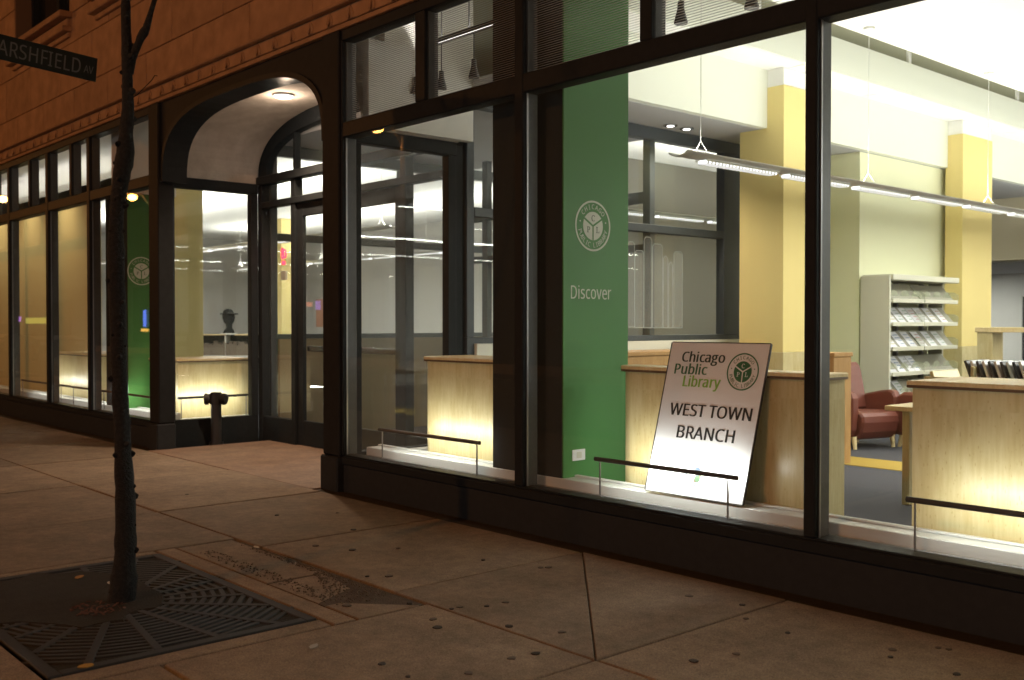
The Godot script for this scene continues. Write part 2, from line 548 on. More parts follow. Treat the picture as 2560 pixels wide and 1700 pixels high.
func ground() -> void:
	var s := S()
	box(s, Vector3(-90, -0.5, 0.0), Vector3(40, -0.03, 3.9))
	structure("ground", s, M.dirt)
	s = S()
	box(s, Vector3(-90, -0.5, 4.05), Vector3(40, -0.14, 13.0))
	structure("road", s, M.asphalt)
	s = S()
	box(s, Vector3(-90, -0.5, 3.905), Vector3(40, 0.0, 4.045), 0.015)
	structure("kerb", s, M.slab[2])
	s = S()
	box(s, Vector3(-90, -0.5, 13.005), Vector3(40, 0.0, 17.0), 0.015)
	structure("far_pavement", s, M.slab[4])
	var walk := Node3D.new()
	walk.name = "sidewalk"
	walk.set_meta("kind", "structure")
	add_child(walk)
	var xs := [-26.0, -24.5, -23.0, -21.5, -20.05, -18.6, -17.2, -15.75, -14.3, -12.85, -11.4, -9.95, -8.4, -6.86, -5.40, -4.05, -2.71, -1.35, 0.0, 1.35, 2.7, 4.05]
	var zs := [0.15, 1.45, 2.72, 3.9]
	var k := 0
	for i in xs.size() - 1:
		for j in 3:
			k = (k * 5 + 3 + i + j) % 6
			var x0: float = xs[i]
			var x1: float = xs[i + 1]
			if j > 0 and x0 > -6.9 and x1 < -2.6:
				continue
			if j == 0 and is_equal_approx(x0, -4.05):
				slab(walk, [[-4.05, 0.15], [-2.71, 1.45], [-4.05, 1.45]], 1, 0.0, 0.003)
				slab(walk, [[-4.05, 0.15], [-2.71, 0.15], [-2.71, 1.45]], 3, 0.001, 0.003)
				continue
			slab(walk, rect(x0, x1, zs[j], zs[j + 1]), k, rng.randf_range(-0.003, 0.003))
	# round the tree pit
	slab(walk, rect(-6.86, -5.70, 1.45, 3.9), 0)
	slab(walk, rect(-5.70, -4.62, 1.472, 1.83), 2, -0.004)
	slab(walk, [[-4.62, 1.475], [-4.26, 1.55], [-4.12, 1.83], [-4.62, 1.83]], 4, -0.006)
	slab(walk, [[-4.08, 1.74], [-3.78, 1.47], [-3.78, 1.83], [-4.08, 1.83]], 1, -0.003)
	slab(walk, rect(-5.70, -3.78, 1.83, 1.955), 3)
	slab(walk, rect(-5.70, -5.625, 1.955, 3.10), 3)
	slab(walk, rect(-3.90, -3.78, 1.955, 3.10), 3)
	slab(walk, rect(-5.70, -3.78, 3.10, 3.24), 5)
	slab(walk, rect(-5.70, -3.78, 3.24, 3.9), 1)
	slab(walk, rect(-3.78, -2.71, 1.45, 2.72), 4)
	slab(walk, rect(-3.78, -2.71, 2.72, 3.9), 2)
	# border strip along the wall, sill shade put into its dark colour; entrance floor
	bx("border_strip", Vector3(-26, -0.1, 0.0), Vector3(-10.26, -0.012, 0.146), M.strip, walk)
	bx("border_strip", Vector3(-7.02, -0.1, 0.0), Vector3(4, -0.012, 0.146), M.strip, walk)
	bx("entrance_slab", Vector3(-10.25, -0.1, -1.30), Vector3(-7.03, -0.002, 0.146), M.recess_floor, walk)
	var spots := PackedFloat32Array([-4.96, 1.10, -4.82, 0.88, -4.27, 0.70, -3.93, 0.59, -3.63, 1.43, -3.63, 1.38, -3.56, 1.28, -3.55, 1.17, -3.45, 1.65, -3.56, 1.59, -3.26, 1.41, -3.05, 1.30, -2.92, 1.57, -2.94, 1.68, -3.22, 2.09, -2.92, 1.91, -3.04, 2.10, -4.00, 1.75, -4.39, 1.38, -4.32, 1.29, -5.44, 0.78, -3.91, 0.55, -3.84, 1.51])
	spots.append_array(PackedFloat32Array([-3.05, 0.45, -2.79, 0.39, -2.65, 0.56, -2.41, 0.60, -2.39, 0.99, -2.45, 1.18, -2.01, 0.48, -1.97, 0.57, -1.86, 0.31, -1.71, 0.57, -1.90, 0.32, -6.2, 0.9, -6.0, 0.55, -7.4, 1.0, -5.2, 1.2]))
	for i in range(0, spots.size(), 2):
		var poly := PackedVector2Array()
		var r := rng.randf_range(0.011, 0.021)
		for q in 9:
			poly.append(Vector2(spots[i], -spots[i + 1]) + Vector2.from_angle(TAU * q / 9) * r * rng.randf_range(0.75, 1.15))
		s = S()
		prism(s, poly, -0.006, 0.0042, Transform3D(Basis(Vector3.RIGHT, -PI / 2), Vector3.ZERO), 0.001)
		put("gum_spot", s, M.gum if i % 4 == 0 else M.gum2, walk)
	s = S()
	box(s, Vector3(-5.6, -0.03, 1.46), Vector3(-3.8, -0.007, 1.82))
	structure("soil", s, mat(0.15, 0.122, 0.097, 0.95, 0.0, M.dirt.albedo_texture, 0.3, M.dirt.heightmap_texture, 1.5))
	# crumbs of broken concrete in the open joint
	var mm := MultiMesh.new()
	mm.transform_format = MultiMesh.TRANSFORM_3D
	s = S()
	box(s, Vector3(-0.5, -0.3, -0.4), Vector3(0.5, 0.35, 0.45), 0.14)
	mm.mesh = s.commit()
	mm.instance_count = 1500
	for i in 1500:
		var t := rng.randf()
		var x := lerpf(-5.6, -4.02, sqrt(t))
		var z := 1.475 + rng.randf() * (0.05 + 0.28 * maxf(0.0, (x + 4.7) * 1.4)) if i % 3 else 1.80 + rng.randf_range(-0.03, 0.035)
		if i % 3 == 0:
			x = lerpf(-5.5, -4.1, rng.randf())
			z = 1.74 + rng.randf_range(-0.05, 0.05)
		mm.set_instance_transform(i, Transform3D(Basis.from_euler(Vector3(rng.randf() * 6, rng.randf() * 6, rng.randf() * 6)).scaled(Vector3.ONE * rng.randf_range(0.003, 0.011)), Vector3(x, rng.randf_range(-0.012, 0.002), minf(z, 1.86))))
	var g := MultiMeshInstance3D.new()
	g.name = "gravel"
	g.multimesh = mm
	g.material_override = mat(0.15, 0.125, 0.10, 0.95)
	g.set_meta("kind", "stuff")
	add_child(tag(g, "dark grit and crumbs of concrete in the broken joint beside the tree grate", "gravel"))

# ------------------------------------------------------------------ building
var house: Node3D

func pane(parent: Node, lo: Vector3, hi: Vector3, m: Material = null) -> void:
	var s := S()
	var n := (hi - lo)
	if absf(n.z) < 0.01:
		quad(s, lo, Vector3(hi.x, lo.y, lo.z), Vector3(hi.x, hi.y, lo.z), Vector3(lo.x, hi.y, lo.z), Vector3.BACK)
	else:
		quad(s, lo, Vector3(lo.x, lo.y, hi.z), Vector3(lo.x, hi.y, hi.z), Vector3(lo.x, hi.y, lo.z), Vector3.RIGHT)
	put("pane", s, m if m else M.glass, parent)

func blind(parent: Node, x0: float, x1: float, y0: float, y1: float) -> void:
	var s := S()
	var y := y0 + 0.01
	while y < y1:
		box(s, Vector3(x0, -0.0005, -0.010), Vector3(x1, 0.0005, 0.010), 0.0, Transform3D(Basis(Vector3.RIGHT, 0.22), Vector3(0, y, -0.085)))
		y += 0.0145
	var o := put("blind_slats", s, M.slat, parent)
	o.set_meta("kind", "stuff")

func shop_window(x0: float, x1: float, tall: Array, short: Array, blinds: bool) -> Node3D:
	var s := S()
	box(s, Vector3(x0, 0.205, -0.125), Vector3(x1, 0.262, 0.016), 0.006)
	box(s, Vector3(x0, 0.262, -0.118), Vector3(x1, 0.275, -0.004), 0.003)
	var o := put("shop_window", s, M.metal, house)
	s = S()
	box(s, Vector3(x0, 2.735, -0.12), Vector3(x1, 2.853, 0.006), 0.008)
	put("transom_bar", s, M.metal, o)
	s = S()
	box(s, Vector3(x0, 3.48, -0.12), Vector3(x1, 3.56, 0.004), 0.006)
	put("head_bar", s, M.metal, o)
	for m in tall:
		s = S()
		box(s, Vector3(m[0], 0.276, -0.030), Vector3(m[1], 3.479, 0.012), 0.008)
		put("mullion", s, M.metal, o)
		s = S()
		box(s, Vector3(m[0] + 0.001, 0.277, -0.119), Vector3(m[1] - 0.001, 3.478, -0.031), 0.003)
		put("mullion_back", s, M.frame_lit, o)  # inner half painted lighter, standing for room light on its sides
		s = S()
		box(s, Vector3(m[1] + 0.0015, 0.277, -0.034), Vector3(m[1] + 0.006, 2.734, -0.021), 0.001)
		put("glazing_bead", s, M.post, o)
	for m in short:
		s = S()
		box(s, Vector3(m[0], 2.854, -0.030), Vector3(m[1], 3.479, 0.004), 0.006)
		put("mullion", s, M.metal, o)
		s = S()
		box(s, Vector3(m[0] + 0.001, 2.855, -0.119), Vector3(m[1] - 0.001, 3.478, -0.031), 0.003)
		put("mullion_back", s, M.frame_lit, o)
	var edges := [x0]
	for m in tall:
		edges.append_array([m[0], m[1]])
	edges.append(x1)
	for i in range(0, edges.size(), 2):
		if edges[i + 1] - edges[i] > 0.05:
			pane(o, Vector3(edges[i] + 0.002, 0.276, -0.02), Vector3(edges[i + 1] - 0.002, 2.734, -0.02))
	var all := tall + short
	all.sort_custom(func(a, b): return a[0] < b[0])
	edges = [x0]
	for m in all:
		edges.append_array([m[0], m[1]])
	edges.append(x1)
	for i in range(0, edges.size(), 2):
		if edges[i + 1] - edges[i] > 0.05:
			pane(o, Vector3(edges[i] + 0.002, 2.854, -0.022), Vector3(edges[i + 1] - 0.002, 3.479, -0.022))
			if blinds:
				blind(o, edges[i] + 0.006, edges[i + 1] - 0.006, 2.86, 3.47)
	return o

func arch(half: float, spring: float, rise: float, cx: float, n := 28, power := 3.0) -> PackedVector2Array:
	var p := PackedVector2Array()
	for i in n + 1:
		var a := PI * i / n
		var c := cos(a)
		var q := sin(a)
		p.append(Vector2(cx + half * signf(c) * pow(absf(c), 2.0 / power), spring + rise * pow(absf(q), 2.0 / power)))
	return p

const FLIP := Transform3D(Basis(), Vector3.ZERO)

func building() -> void:
	house = thing("library_building", "stone library building with dark storefront windows and an arched entrance", "building")
	# plinth under the windows
	for r in [[-30.0, -10.48], [WIN_R, 6.0]]:
		bx("plinth", Vector3(r[0], -0.1, -0.16), Vector3(r[1], 0.203, -0.004), M.plinth, house, 0.006)
	# storefront bays
	shop_window(-22.0, -10.477, [[-20.35, -20.26], [-18.68, -18.59], [-17.15, -17.06], [-15.49, -15.40], [-13.842, -13.745], [-12.348, -12.255]], [[-19.5, -19.43], [-17.9, -17.83], [-16.3, -16.23], [-14.57, -14.50], [-12.96, -12.885]], false)
	shop_window(WIN_R, 3.6, [[-6.80, -6.78], [-4.790, -4.709], [-2.715, -2.650], [-0.660, -0.580], [1.40, 1.48]], [[-5.845, -5.730], [-3.761, -3.673], [-1.70, -1.62], [0.37, 0.45], [2.5, 2.58]], true)
	# pilasters either side of the entrance, each with a base block
	for r in [[-10.477, -10.233], [-7.046, -6.802]]:
		var s := S()
		box(s, Vector3(r[0], 0.262, -0.14), Vector3(r[1], 3.56, 0.03), 0.01)
		var o := put("pilaster", s, M.metal_brown, house)
		s = S()
		box(s, Vector3(r[0] - 0.003, -0.1, -0.15), Vector3(r[1] + 0.003, 0.26, 0.055), 0.012)
		put("base_block", s, M.plinth, o)
	# arched front of the entrance: a panel with a basket arch cut out, and its deep frame
	var a := arch(1.592, 2.75, 0.712, -8.64)
	var s := S()
	var pts := PackedVector2Array([Vector2(-7.048, 2.75), Vector2(-7.048, 3.56), Vector2(-10.231, 3.56), Vector2(-10.231, 2.75)])
	var top := 3.56
	for i in a.size() - 1:
		var q := PackedVector2Array([a[i], Vector2(a[i].x, top), Vector2(a[i + 1].x, top), a[i + 1]])
		if absf(a[i].x - a[i + 1].x) > 0.0005:
			prism(s, q, -0.10, -0.012, FLIP)
	put("arch_spandrel", s, M.metal_brown, house)
	s = S()
	var b := arch(1.545, 2.75, 0.665, -8.64)
	for i in a.size() - 1:
		prism(s, PackedVector2Array([b[i], a[i], a[i + 1], b[i + 1]]), -0.26, 0.004, FLIP)
	put("arch_frame", s, M.metal, house)
	# cornice with its row of small leaves
	s = S()
	box(s, Vector3(-30, 3.562, -0.10), Vector3(6, 3.60, 0.03), 0.004)
	box(s, Vector3(-30, 3.715, -0.10), Vector3(6, 3.74, 0.10), 0.006)
	var cor := put("cornice", s, M.stone[0], house)
	s = S()
	box(s, Vector3(-30, 3.601, -0.10), Vector3(6, 3.714, 0.045), 0.004)
	put("frieze", s, M.stone[1], cor)
	var x := -19.95
	var leaf := PackedVector2Array()
	for q in [[-0.04, -0.055], [-0.05, -0.02], [-0.035, 0.02], [0.0, 0.052], [0.035, 0.02], [0.05, -0.02], [0.04, -0.055]]:
		leaf.append(Vector2(q[0], q[1]))
	s = S()
	prism(s, leaf, 0.0, 0.012, Transform3D(), 0.008)
	tube(s, [Vector3(0, 0.048, 0.008), Vector3(0, 0.01, 0.014), Vector3(0, -0.03, 0.022), Vector3(0, -0.05, 0.036), Vector3(0, -0.056, 0.03)], [0.004, 0.010, 0.016, 0.014, 0.008], 9)
	var lm := s.commit()
	while x < -4.6:
		var o := hang("leaf_ornament", lm, M.stone[0], cor)
		o.position = Vector3(x, 3.658, 0.045)
		o.scale.z = 0.6
		x += 0.29
	# stone wall: backing, then the blocks one by one
	s = S()
	var holes := [[-18.3, -16.1], [-15.12, -12.92], [-11.95, -9.75], [-8.8, -6.6], [-5.6, -3.4]]
	box(s, Vector3(-30, 3.742, -0.40), Vector3(6, 5.06, -0.02))
	box(s, Vector3(-30, 7.2, -0.40), Vector3(6, 8.6, -0.02))
	var left := -30.0
	for h in holes:
		box(s, Vector3(left, 5.061, -0.40), Vector3(h[0], 7.199, -0.02))
		left = h[1]
	box(s, Vector3(left, 5.061, -0.40), Vector3(6, 7.199, -0.02))
	var wall := put("stone_wall", s, M.mortar, house)
	var rows := [3.742, 4.135, 4.70, 5.06, 5.62, 6.18, 6.74, 7.2, 7.8, 8.4]
	for j in rows.size() - 1:
		var bxx := -20.6 + (0.55 if j % 2 else 0.0)
		while bxx < 4.5:
			var w := 1.12 + rng.randf_range(-0.05, 0.05)
			var parts := [[bxx, bxx + w]]
			if j >= 3 and j <= 6:
				for h in holes:
					var cut := []
					for p in parts:
						if p[1] <= h[0] or p[0] >= h[1]:
							cut.append(p)
						else:
							if p[0] < h[0]:
								cut.append([p[0], h[0]])
							if p[1] > h[1]:
								cut.append([h[1], p[1]])
					parts = cut
			for p in parts:
				if p[1] - p[0] > 0.06:
					s = S()
					box(s, Vector3(p[0] + 0.004, rows[j] + 0.004, -0.10), Vector3(p[1] - 0.004, rows[j + 1] - 0.004, rng.randf_range(-0.002, 0.002)), 0.006)
					put("stone_block", s, M.stone[rng.randi() % 5], wall)
			bxx += w
	# upper windows with moulded sills
	for h in holes:
		s = S()
		box(s, Vector3(h[0] + 0.001, 5.075, -0.36), Vector3(h[1] - 0.001, 5.14, -0.22), 0.005)
		for q in [[h[0] + 0.001, h[0] + 0.09], [(h[0] + h[1]) * 0.5 - 0.05, (h[0] + h[1]) * 0.5 + 0.05], [h[1] - 0.09, h[1] - 0.001]]:
			box(s, Vector3(q[0], 5.141, -0.36), Vector3(q[1], 7.19, -0.22), 0.005)
		var o := put("upper_window", s, M.metal, house)
		pane(o, Vector3(h[0] + 0.09, 5.14, -0.30), Vector3((h[0] + h[1]) * 0.5 - 0.05, 7.19, -0.30), M.dark_pane)
		pane(o, Vector3((h[0] + h[1]) * 0.5 + 0.05, 5.14, -0.30), Vector3(h[1] - 0.09, 7.19, -0.30), M.dark_pane)
		s = S()
		box(s, Vector3(h[0] - 0.10, 5.0, -0.30), Vector3(h[1] + 0.10, 5.072, 0.15), 0.01)
		box(s, Vector3(h[0] - 0.06, 4.90, -0.015), Vector3(h[1] + 0.06, 4.999, 0.05), 0.01)
		box(s, Vector3(h[0] - 0.08, 4.835, -0.015), Vector3(h[1] + 0.08, 4.899, 0.11), 0.01)
		box(s, Vector3(h[0] - 0.04, 4.775, -0.015), Vector3(h[1] + 0.04, 4.834, 0.035), 0.008)
		put("window_sill", s, M.stone[1], o)

func entrance() -> void:
	# glazed side walls of the recess
	for e in [[-10.48, 1.0], [-6.93, -1.0]]:
		var x: float = e[0]
		var o := bx("recess_glazing", Vector3(x - 0.04, -0.1, -1.20), Vector3(x + 0.04, 0.27, -0.152), M.metal, house)
		bx("header_bar", Vector3(x - 0.05, 2.735, -1.20), Vector3(x + 0.05, 2.85, -0.152), M.metal, o)
		bx("post", Vector3(x - 0.045, 0.271, -1.20), Vector3(x + 0.045, 2.734, -1.115), M.metal, o)
		bx("post", Vector3(x - 0.045, 0.271, -0.235), Vector3(x + 0.045, 2.734, -0.152), M.metal, o)
		pane(o, Vector3(x, 0.27, -1.115), Vector3(x, 2.735, -0.235))
	# barrel vault of plaster
	var a := arch(1.775, 2.852, 0.70, -8.705, 40, 2.6)
	var b := arch(1.83, 2.852, 0.76, -8.705, 40, 2.6)
	var s := S()
	for i in a.size() - 1:
		prism(s, PackedVector2Array([a[i], b[i], b[i + 1], a[i + 1]]), -1.22, -0.262, FLIP)
	var vault := put("vault", s, M.plaster, house)
	var rosette := S()
	tube(rosette, [Vector3(-9.03, 3.56, -0.74), Vector3(-9.03, 3.532, -0.74)], [0.10, 0.10], 20)
	put("downlight_trim", rosette, M.ceiling, vault)
	var bulb := S()
	tube(bulb, [Vector3(-9.03, 3.5315, -0.74), Vector3(-9.03, 3.522, -0.74)], [0.10, 0.085], 20)
	put("downlight_lens", bulb, M.lamp, vault)
	var sp := SpotLight3D.new()
	sp.name = "downlight_beam"
	sp.position = Vector3(-9.03, 3.49, -0.74)
	sp.rotation_degrees = Vector3(-90, 0, 0)
	sp.spot_angle = 62.0
	sp.spot_range = 20.0
	sp.light_energy = 7.5
	sp.light_color = Color(1.0, 0.86, 0.72)
	sp.light_size = 0.06
	sp.shadow_enabled = true
	add_child(sp)
	var om := OmniLight3D.new()
	om.name = "downlight_glow"
	om.position = Vector3(-9.03, 3.45, -0.74)
	om.omni_range = 20.0
	om.omni_attenuation = 2.0
	om.light_energy = 0.26
	om.light_color = Color(1.0, 0.88, 0.76)
	om.light_size = 0.05
	om.shadow_enabled = true
	add_child(om)
	# door screen at the back
	var zb := -1.27
	s = S()
	for q in [[-10.48, -10.39], [-9.75, -9.665], [-7.745, -7.66], [-7.02, -6.93]]:
		box(s, Vector3(q[0], -0.05, zb - 0.05), Vector3(q[1], 2.839, zb + 0.05), 0.006)
	box(s, Vector3(-10.39, 2.575, zb - 0.045), Vector3(-7.02, 2.645, zb + 0.06), 0.006)
	box(s, Vector3(-10.48, 2.84, zb - 0.05), Vector3(-6.93, 2.93, zb + 0.075), 0.006)
	for q in [[-10.389, -9.751], [-7.659, -7.021]]:
		box(s, Vector3(q[0], -0.05, zb - 0.045), Vector3(q[1], 0.26, zb + 0.045), 0.006)
	var scr := put("entrance_screen", s, M.metal, house)
	for q in [[-10.389, -9.751], [-7.659, -7.021]]:
		pane(scr, Vector3(q[0], 0.261, zb), Vector3(q[1], 2.574, zb))
		pane(scr, Vector3(q[0], 2.646, zb), Vector3(q[1], 2.839, zb))
	pane(scr, Vector3(-9.664, 2.646, zb), Vector3(-7.746, 2.839, zb))
	# fanlight
	a = arch(1.60, 2.931, 0.46, -8.705, 30, 2.6)
	b = arch(1.775, 2.931, 0.62, -8.705, 30, 2.6)
	s = S()
	for i in a.size() - 1:
		prism(s, PackedVector2Array([a[i], b[i], b[i + 1], a[i + 1]]), zb - 0.05, zb + 0.04, FLIP)
	for q in [-9.705, -8.705, -7.705]:
		box(s, Vector3(q - 0.025, 2.931, zb - 0.04), Vector3(q + 0.025, 3.36, zb + 0.03), 0.004)
	var fan := put("fanlight", s, M.metal, house)
	s = S()
	for i in a.size() - 1:
		quad(s, Vector3(a[i].x, 2.931, zb), Vector3(a[i].x, a[i].y, zb), Vector3(a[i + 1].x, a[i + 1].y, zb), Vector3(a[i + 1].x, 2.931, zb), Vector3.BACK)
	put("pane", s, M.glass, fan)
	for d in [[-9.66, -8.708, 1.0], [-8.702, -7.75, -1.0]]:
		s = S()
		var x0: float = d[0]
		var x1: float = d[1]
		box(s, Vector3(x0, 0.006, zb - 0.022), Vector3(x0 + 0.115, 2.57, zb + 0.022), 0.005)
		box(s, Vector3(x1 - 0.115, 0.006, zb - 0.022), Vector3(x1, 2.57, zb + 0.022), 0.005)
		box(s, Vector3(x0 + 0.115, 0.006, zb - 0.021), Vector3(x1 - 0.115, 0.265, zb + 0.021), 0.005)
		box(s, Vector3(x0 + 0.115, 2.43, zb - 0.021), Vector3(x1 - 0.115, 2.57, zb + 0.021), 0.005)
		var o := put("entrance_door", s, M.metal, house)
		pane(o, Vector3(x0 + 0.115, 0.265, zb), Vector3(x1 - 0.115, 2.43, zb))
		s = S()
		var hx: float = x1 - 0.06 if d[2] > 0 else x0 + 0.06
		box(s, Vector3(hx - 0.035, 0.93, zb + 0.023), Vector3(hx + 0.035, 1.16, zb + 0.06), 0.01)
		put("handle", s, M.fdc, o)
		s = S()
		box(s, Vector3(x0 + 0.116, 1.00, zb - 0.06), Vector3(x1 - 0.116, 1.06, zb - 0.023), 0.01)
		put("push_bar", s, M.chrome, o)
	# a notice taped inside the left leaf
	s = S()
	box(s, Vector3(-9.33, 1.26, zb - 0.012), Vector3(-9.12, 1.55, zb - 0.008))
	tag(put("notice", s, mat(0.42, 0.33, 0.28, 0.8)), "tan paper notice taped inside the glass of the entrance door", "notice")
	# inner vestibule: glazed side walls with dark frames over a low wall, inner door screen, soffit
	for x in [-6.95, -10.43]:
		s = S()
		var t := 0.05
		box(s, Vector3(x - t, 1.12, -5.36), Vector3(x + t, 1.175, -1.41), 0.004)
		box(s, Vector3(x - t, 2.235, -5.0), Vector3(x + t, 2.315, -1.42), 0.004)
		box(s, Vector3(x - t, 3.19, -5.36), Vector3(x + t, 3.315, -1.41), 0.004)
		for q in [[-5.36, -5.0], [-3.30, -3.12], [-1.41, -1.325]]:
			box(s, Vector3(x - t - 0.004, 1.176, q[0]), Vector3(x + t + 0.004, 3.189, q[1]), 0.004)
		box(s, Vector3(x - t - 0.006, 0.0, -1.41), Vector3(x + t + 0.006, 1.175, -1.325), 0.004)
		var o := put("vestibule_glazing", s, M.metal_in, house)
		for q in [[-5.0, -3.30], [-3.12, -1.41]]:
			pane(o, Vector3(x, 1.176, q[0]), Vector3(x, 2.234, q[1]))
			pane(o, Vector3(x, 2.316, q[0]), Vector3(x, 3.189, q[1]))
		if x > -8.0:
			for f in [[-3.452, -3.578, 1.256, 2.130], [-3.562, -3.720, 1.251, 2.046], [-3.705, -3.846, 1.247, 2.191], [-3.838, -4.017, 1.247, 2.127], [-4.014, -4.104, 1.247, 2.008], [-4.102, -4.180, 1.246, 1.948], [-4.184, -4.346, 1.246, 2.063]]:
				s = S()
				var cz: float = (f[0] + f[1]) * 0.5
				var hw: float = (f[0] - f[1]) * 0.5 - 0.006
				var poly := PackedVector2Array([Vector2(-hw, f[2]), Vector2(hw, f[2]), Vector2(hw, f[3] - 0.03), Vector2(hw - 0.03, f[3]), Vector2(-hw + 0.03, f[3]), Vector2(-hw, f[3] - 0.03)])
				var tf := Transform3D(Basis(Vector3.UP, PI / 2), Vector3(x + 0.004, 0, cz))
				prism(s, poly, 0.0, 0.001, tf)
				put("etched_book", s, M.film, o)
				s = S()
				for i in poly.size():
					var e0 := poly[i]
					var e1 := poly[(i + 1) % poly.size()]
					var dd := (e1 - e0).normalized()
					var nn := Vector2(-dd.y, dd.x) * 0.007
					prism(s, PackedVector2Array([e0, e1, e1 + nn, e0 + nn]), 0.0012, 0.002, tf)
				put("etched_outline", s, M.film_line, o)
	s = S()
	for q in [[-10.38, -10.28], [-9.72, -9.62], [-8.755, -8.655], [-7.79, -7.69], [-7.10, -7.0]]:
		box(s, Vector3(q[0], 0.0, -3.95), Vector3(q[1], 3.3, -3.87), 0.004)
	for y in [[0.0, 0.22], [1.02, 1.10], [2.05, 2.13], [2.56, 2.68]]:
		for q in [[-10.28, -9.72], [-9.62, -8.755], [-8.655, -7.79], [-7.69, -7.10]]:
			box(s, Vector3(q[0], y[0], -3.94), Vector3(q[1], y[1], -3.88), 0.004)
	var inner := put("inner_door_screen", s, M.metal_in, house)
	pane(inner, Vector3(-10.28, 0.22, -3.91), Vector3(-7.10, 3.3, -3.91))

# ------------------------------------------------------------------ inside
func wallbox(called: String, lo: Vector3, hi: Vector3, m: Material) -> void:
	var s := S()
	box(s, lo, hi)
	structure(called, s, m)

func inside_shell() -> void:
	wallbox("interior_floor", Vector3(-26, -0.2, -17), Vector3(-10.53, 0.0, -0.161), M.carpet)
	wallbox("interior_floor", Vector3(-6.88, -0.2, -17), Vector3(3.6, 0.0, -0.161), M.carpet)
	wallbox("interior_floor", Vector3(-10.529, -0.2, -17), Vector3(-6.881, -0.001, -1.301), M.carpet)
	wallbox("carpet_stripe", Vector3(-6.2, 0.0005, -4.75), Vector3(3.5, 0.005, -4.2), M.stripe)
	wallbox("ceiling", Vector3(-26, 4.75, -17), Vector3(3.6, 4.95, -0.41), M.olive)
	wallbox("interior_wall", Vector3(-26, 0.0, -17.2), Vector3(3.6, 4.75, -17.001), M.white)
	wallbox("interior_wall", Vector3(3.601, 0.0, -17.2), Vector3(3.8, 4.95, -0.13), M.white)
	wallbox("interior_wall", Vector3(-26.2, 0.0, -17.2), Vector3(-26.001, 4.95, -0.2), M.grey_wall)
	# wall above the recess glazing, both sides
	wallbox("interior_wall", Vector3(-6.875, 2.86, -1.32), Vector3(-6.80, 4.74, -0.402), M.white)
	wallbox("interior_wall", Vector3(-6.885, 2.86, -0.401), Vector3(-6.80, 3.55, -0.25), M.white)
	wallbox("interior_wall", Vector3(-10.62, 2.86, -1.32), Vector3(-10.545, 4.74, -0.402), M.white)
	wallbox("interior_wall", Vector3(-10.544, 3.63, -1.32), Vector3(-6.876, 4.74, -1.24), M.white)
	# low walls under the vestibule windows
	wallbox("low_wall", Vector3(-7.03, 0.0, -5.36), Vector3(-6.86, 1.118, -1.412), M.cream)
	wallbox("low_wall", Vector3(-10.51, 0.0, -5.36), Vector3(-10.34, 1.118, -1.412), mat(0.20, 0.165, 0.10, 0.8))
	# stepped soffit and beams along the columns
	wallbox("soffit", Vector3(-7.3, 3.32, -12.7), Vector3(-6.252, 3.40, -4.3), M.soffit)
	wallbox("soffit", Vector3(-10.55, 3.32, -4.299), Vector3(-6.252, 3.40, -1.325), M.soffit)
	wallbox("fascia", Vector3(-6.25, 3.322, -16.9), Vector3(-6.17, 3.92, -1.9), M.cream)
	for k in 8:
		var z := -3.06 - 1.78 * k
		wallbox("cove_panel", Vector3(-6.249, 3.921, z - 1.765), Vector3(-5.79, 3.95, z - 0.006), M.ceiling)
	wallbox("fascia", Vector3(-5.785, 3.92, -16.9), Vector3(-5.74, 4.28, -1.9), M.cream)
	wallbox("beam", Vector3(-6.9, 3.96, -16.9), Vector3(-5.79, 4.26, -1.95), M.cream)
	wallbox("cove_panel", Vector3(-6.169, 3.921, -3.05), Vector3(-5.79, 3.95, -1.92), M.ceiling)
	wallbox("ceiling_cloud", Vector3(-10.9, 3.85, -12.6), Vector3(-7.35, 3.9, -4.5), M.ceiling)
	# hung ceiling cloud with its hangers
	wallbox("ceiling_cloud", Vector3(-5.16, 4.10, -16.5), Vector3(3.2, 4.16, -1.2), M.ceiling)
	var s := S()
	for z in [-4.0, -6.96, -9.94, -12.9, -15.9]:
		box(s, Vector3(-5.78, 4.281, z - 0.03), Vector3(-5.75, 4.748, z + 0.03))
	structure("ceiling_hangers", s, M.white)
	# wall behind the vestibule and the chase wall behind the rack
	wallbox("interior_wall", Vector3(-7.3, 0.0, -9.05), Vector3(-6.27, 3.318, -6.78), M.lime)
	wallbox("interior_wall", Vector3(-7.3, 0.0, -6.779), Vector3(-7.05, 3.318, -5.40), M.lime)
	wallbox("interior_wall", Vector3(-10.72, 0.0, -12.6), Vector3(-10.6, 4.74, -5.5), mat(0.15, 0.138, 0.11, 0.85))
	wallbox("bulkhead", Vector3(-10.5, 2.32, -13.0), Vector3(-3.0, 3.318, -12.705), mat(0.56, 0.50, 0.36, 0.9))
	wallbox("bulkhead_soffit", Vector3(-10.5, 2.30, -17), Vector3(-3.0, 2.318, -13.002), M.soffit)
	# left room: tan partition, far wall, ceiling cloud
	wallbox("interior_wall", Vector3(-22.5, 0.0, -1.15), Vector3(-15.1, 3.13, -1.02), M.tan)
	wallbox("interior_wall", Vector3(-25.99, 0.0, -10.2), Vector3(-10.62, 4.74, -10.0), M.grey_wall)
	wallbox("ceiling_cloud", Vector3(-25.8, 3.55, -9.6), Vector3(-10.95, 3.61, -2.2), M.ceiling)
	wallbox("ceiling", Vector3(-22.5, 3.75, -2.15), Vector3(-10.63, 3.8, -0.41), M.ceiling)
	wallbox("fascia", Vector3(-25.8, 3.615, -9.6), Vector3(-11.2, 3.95, -9.0), M.tan)
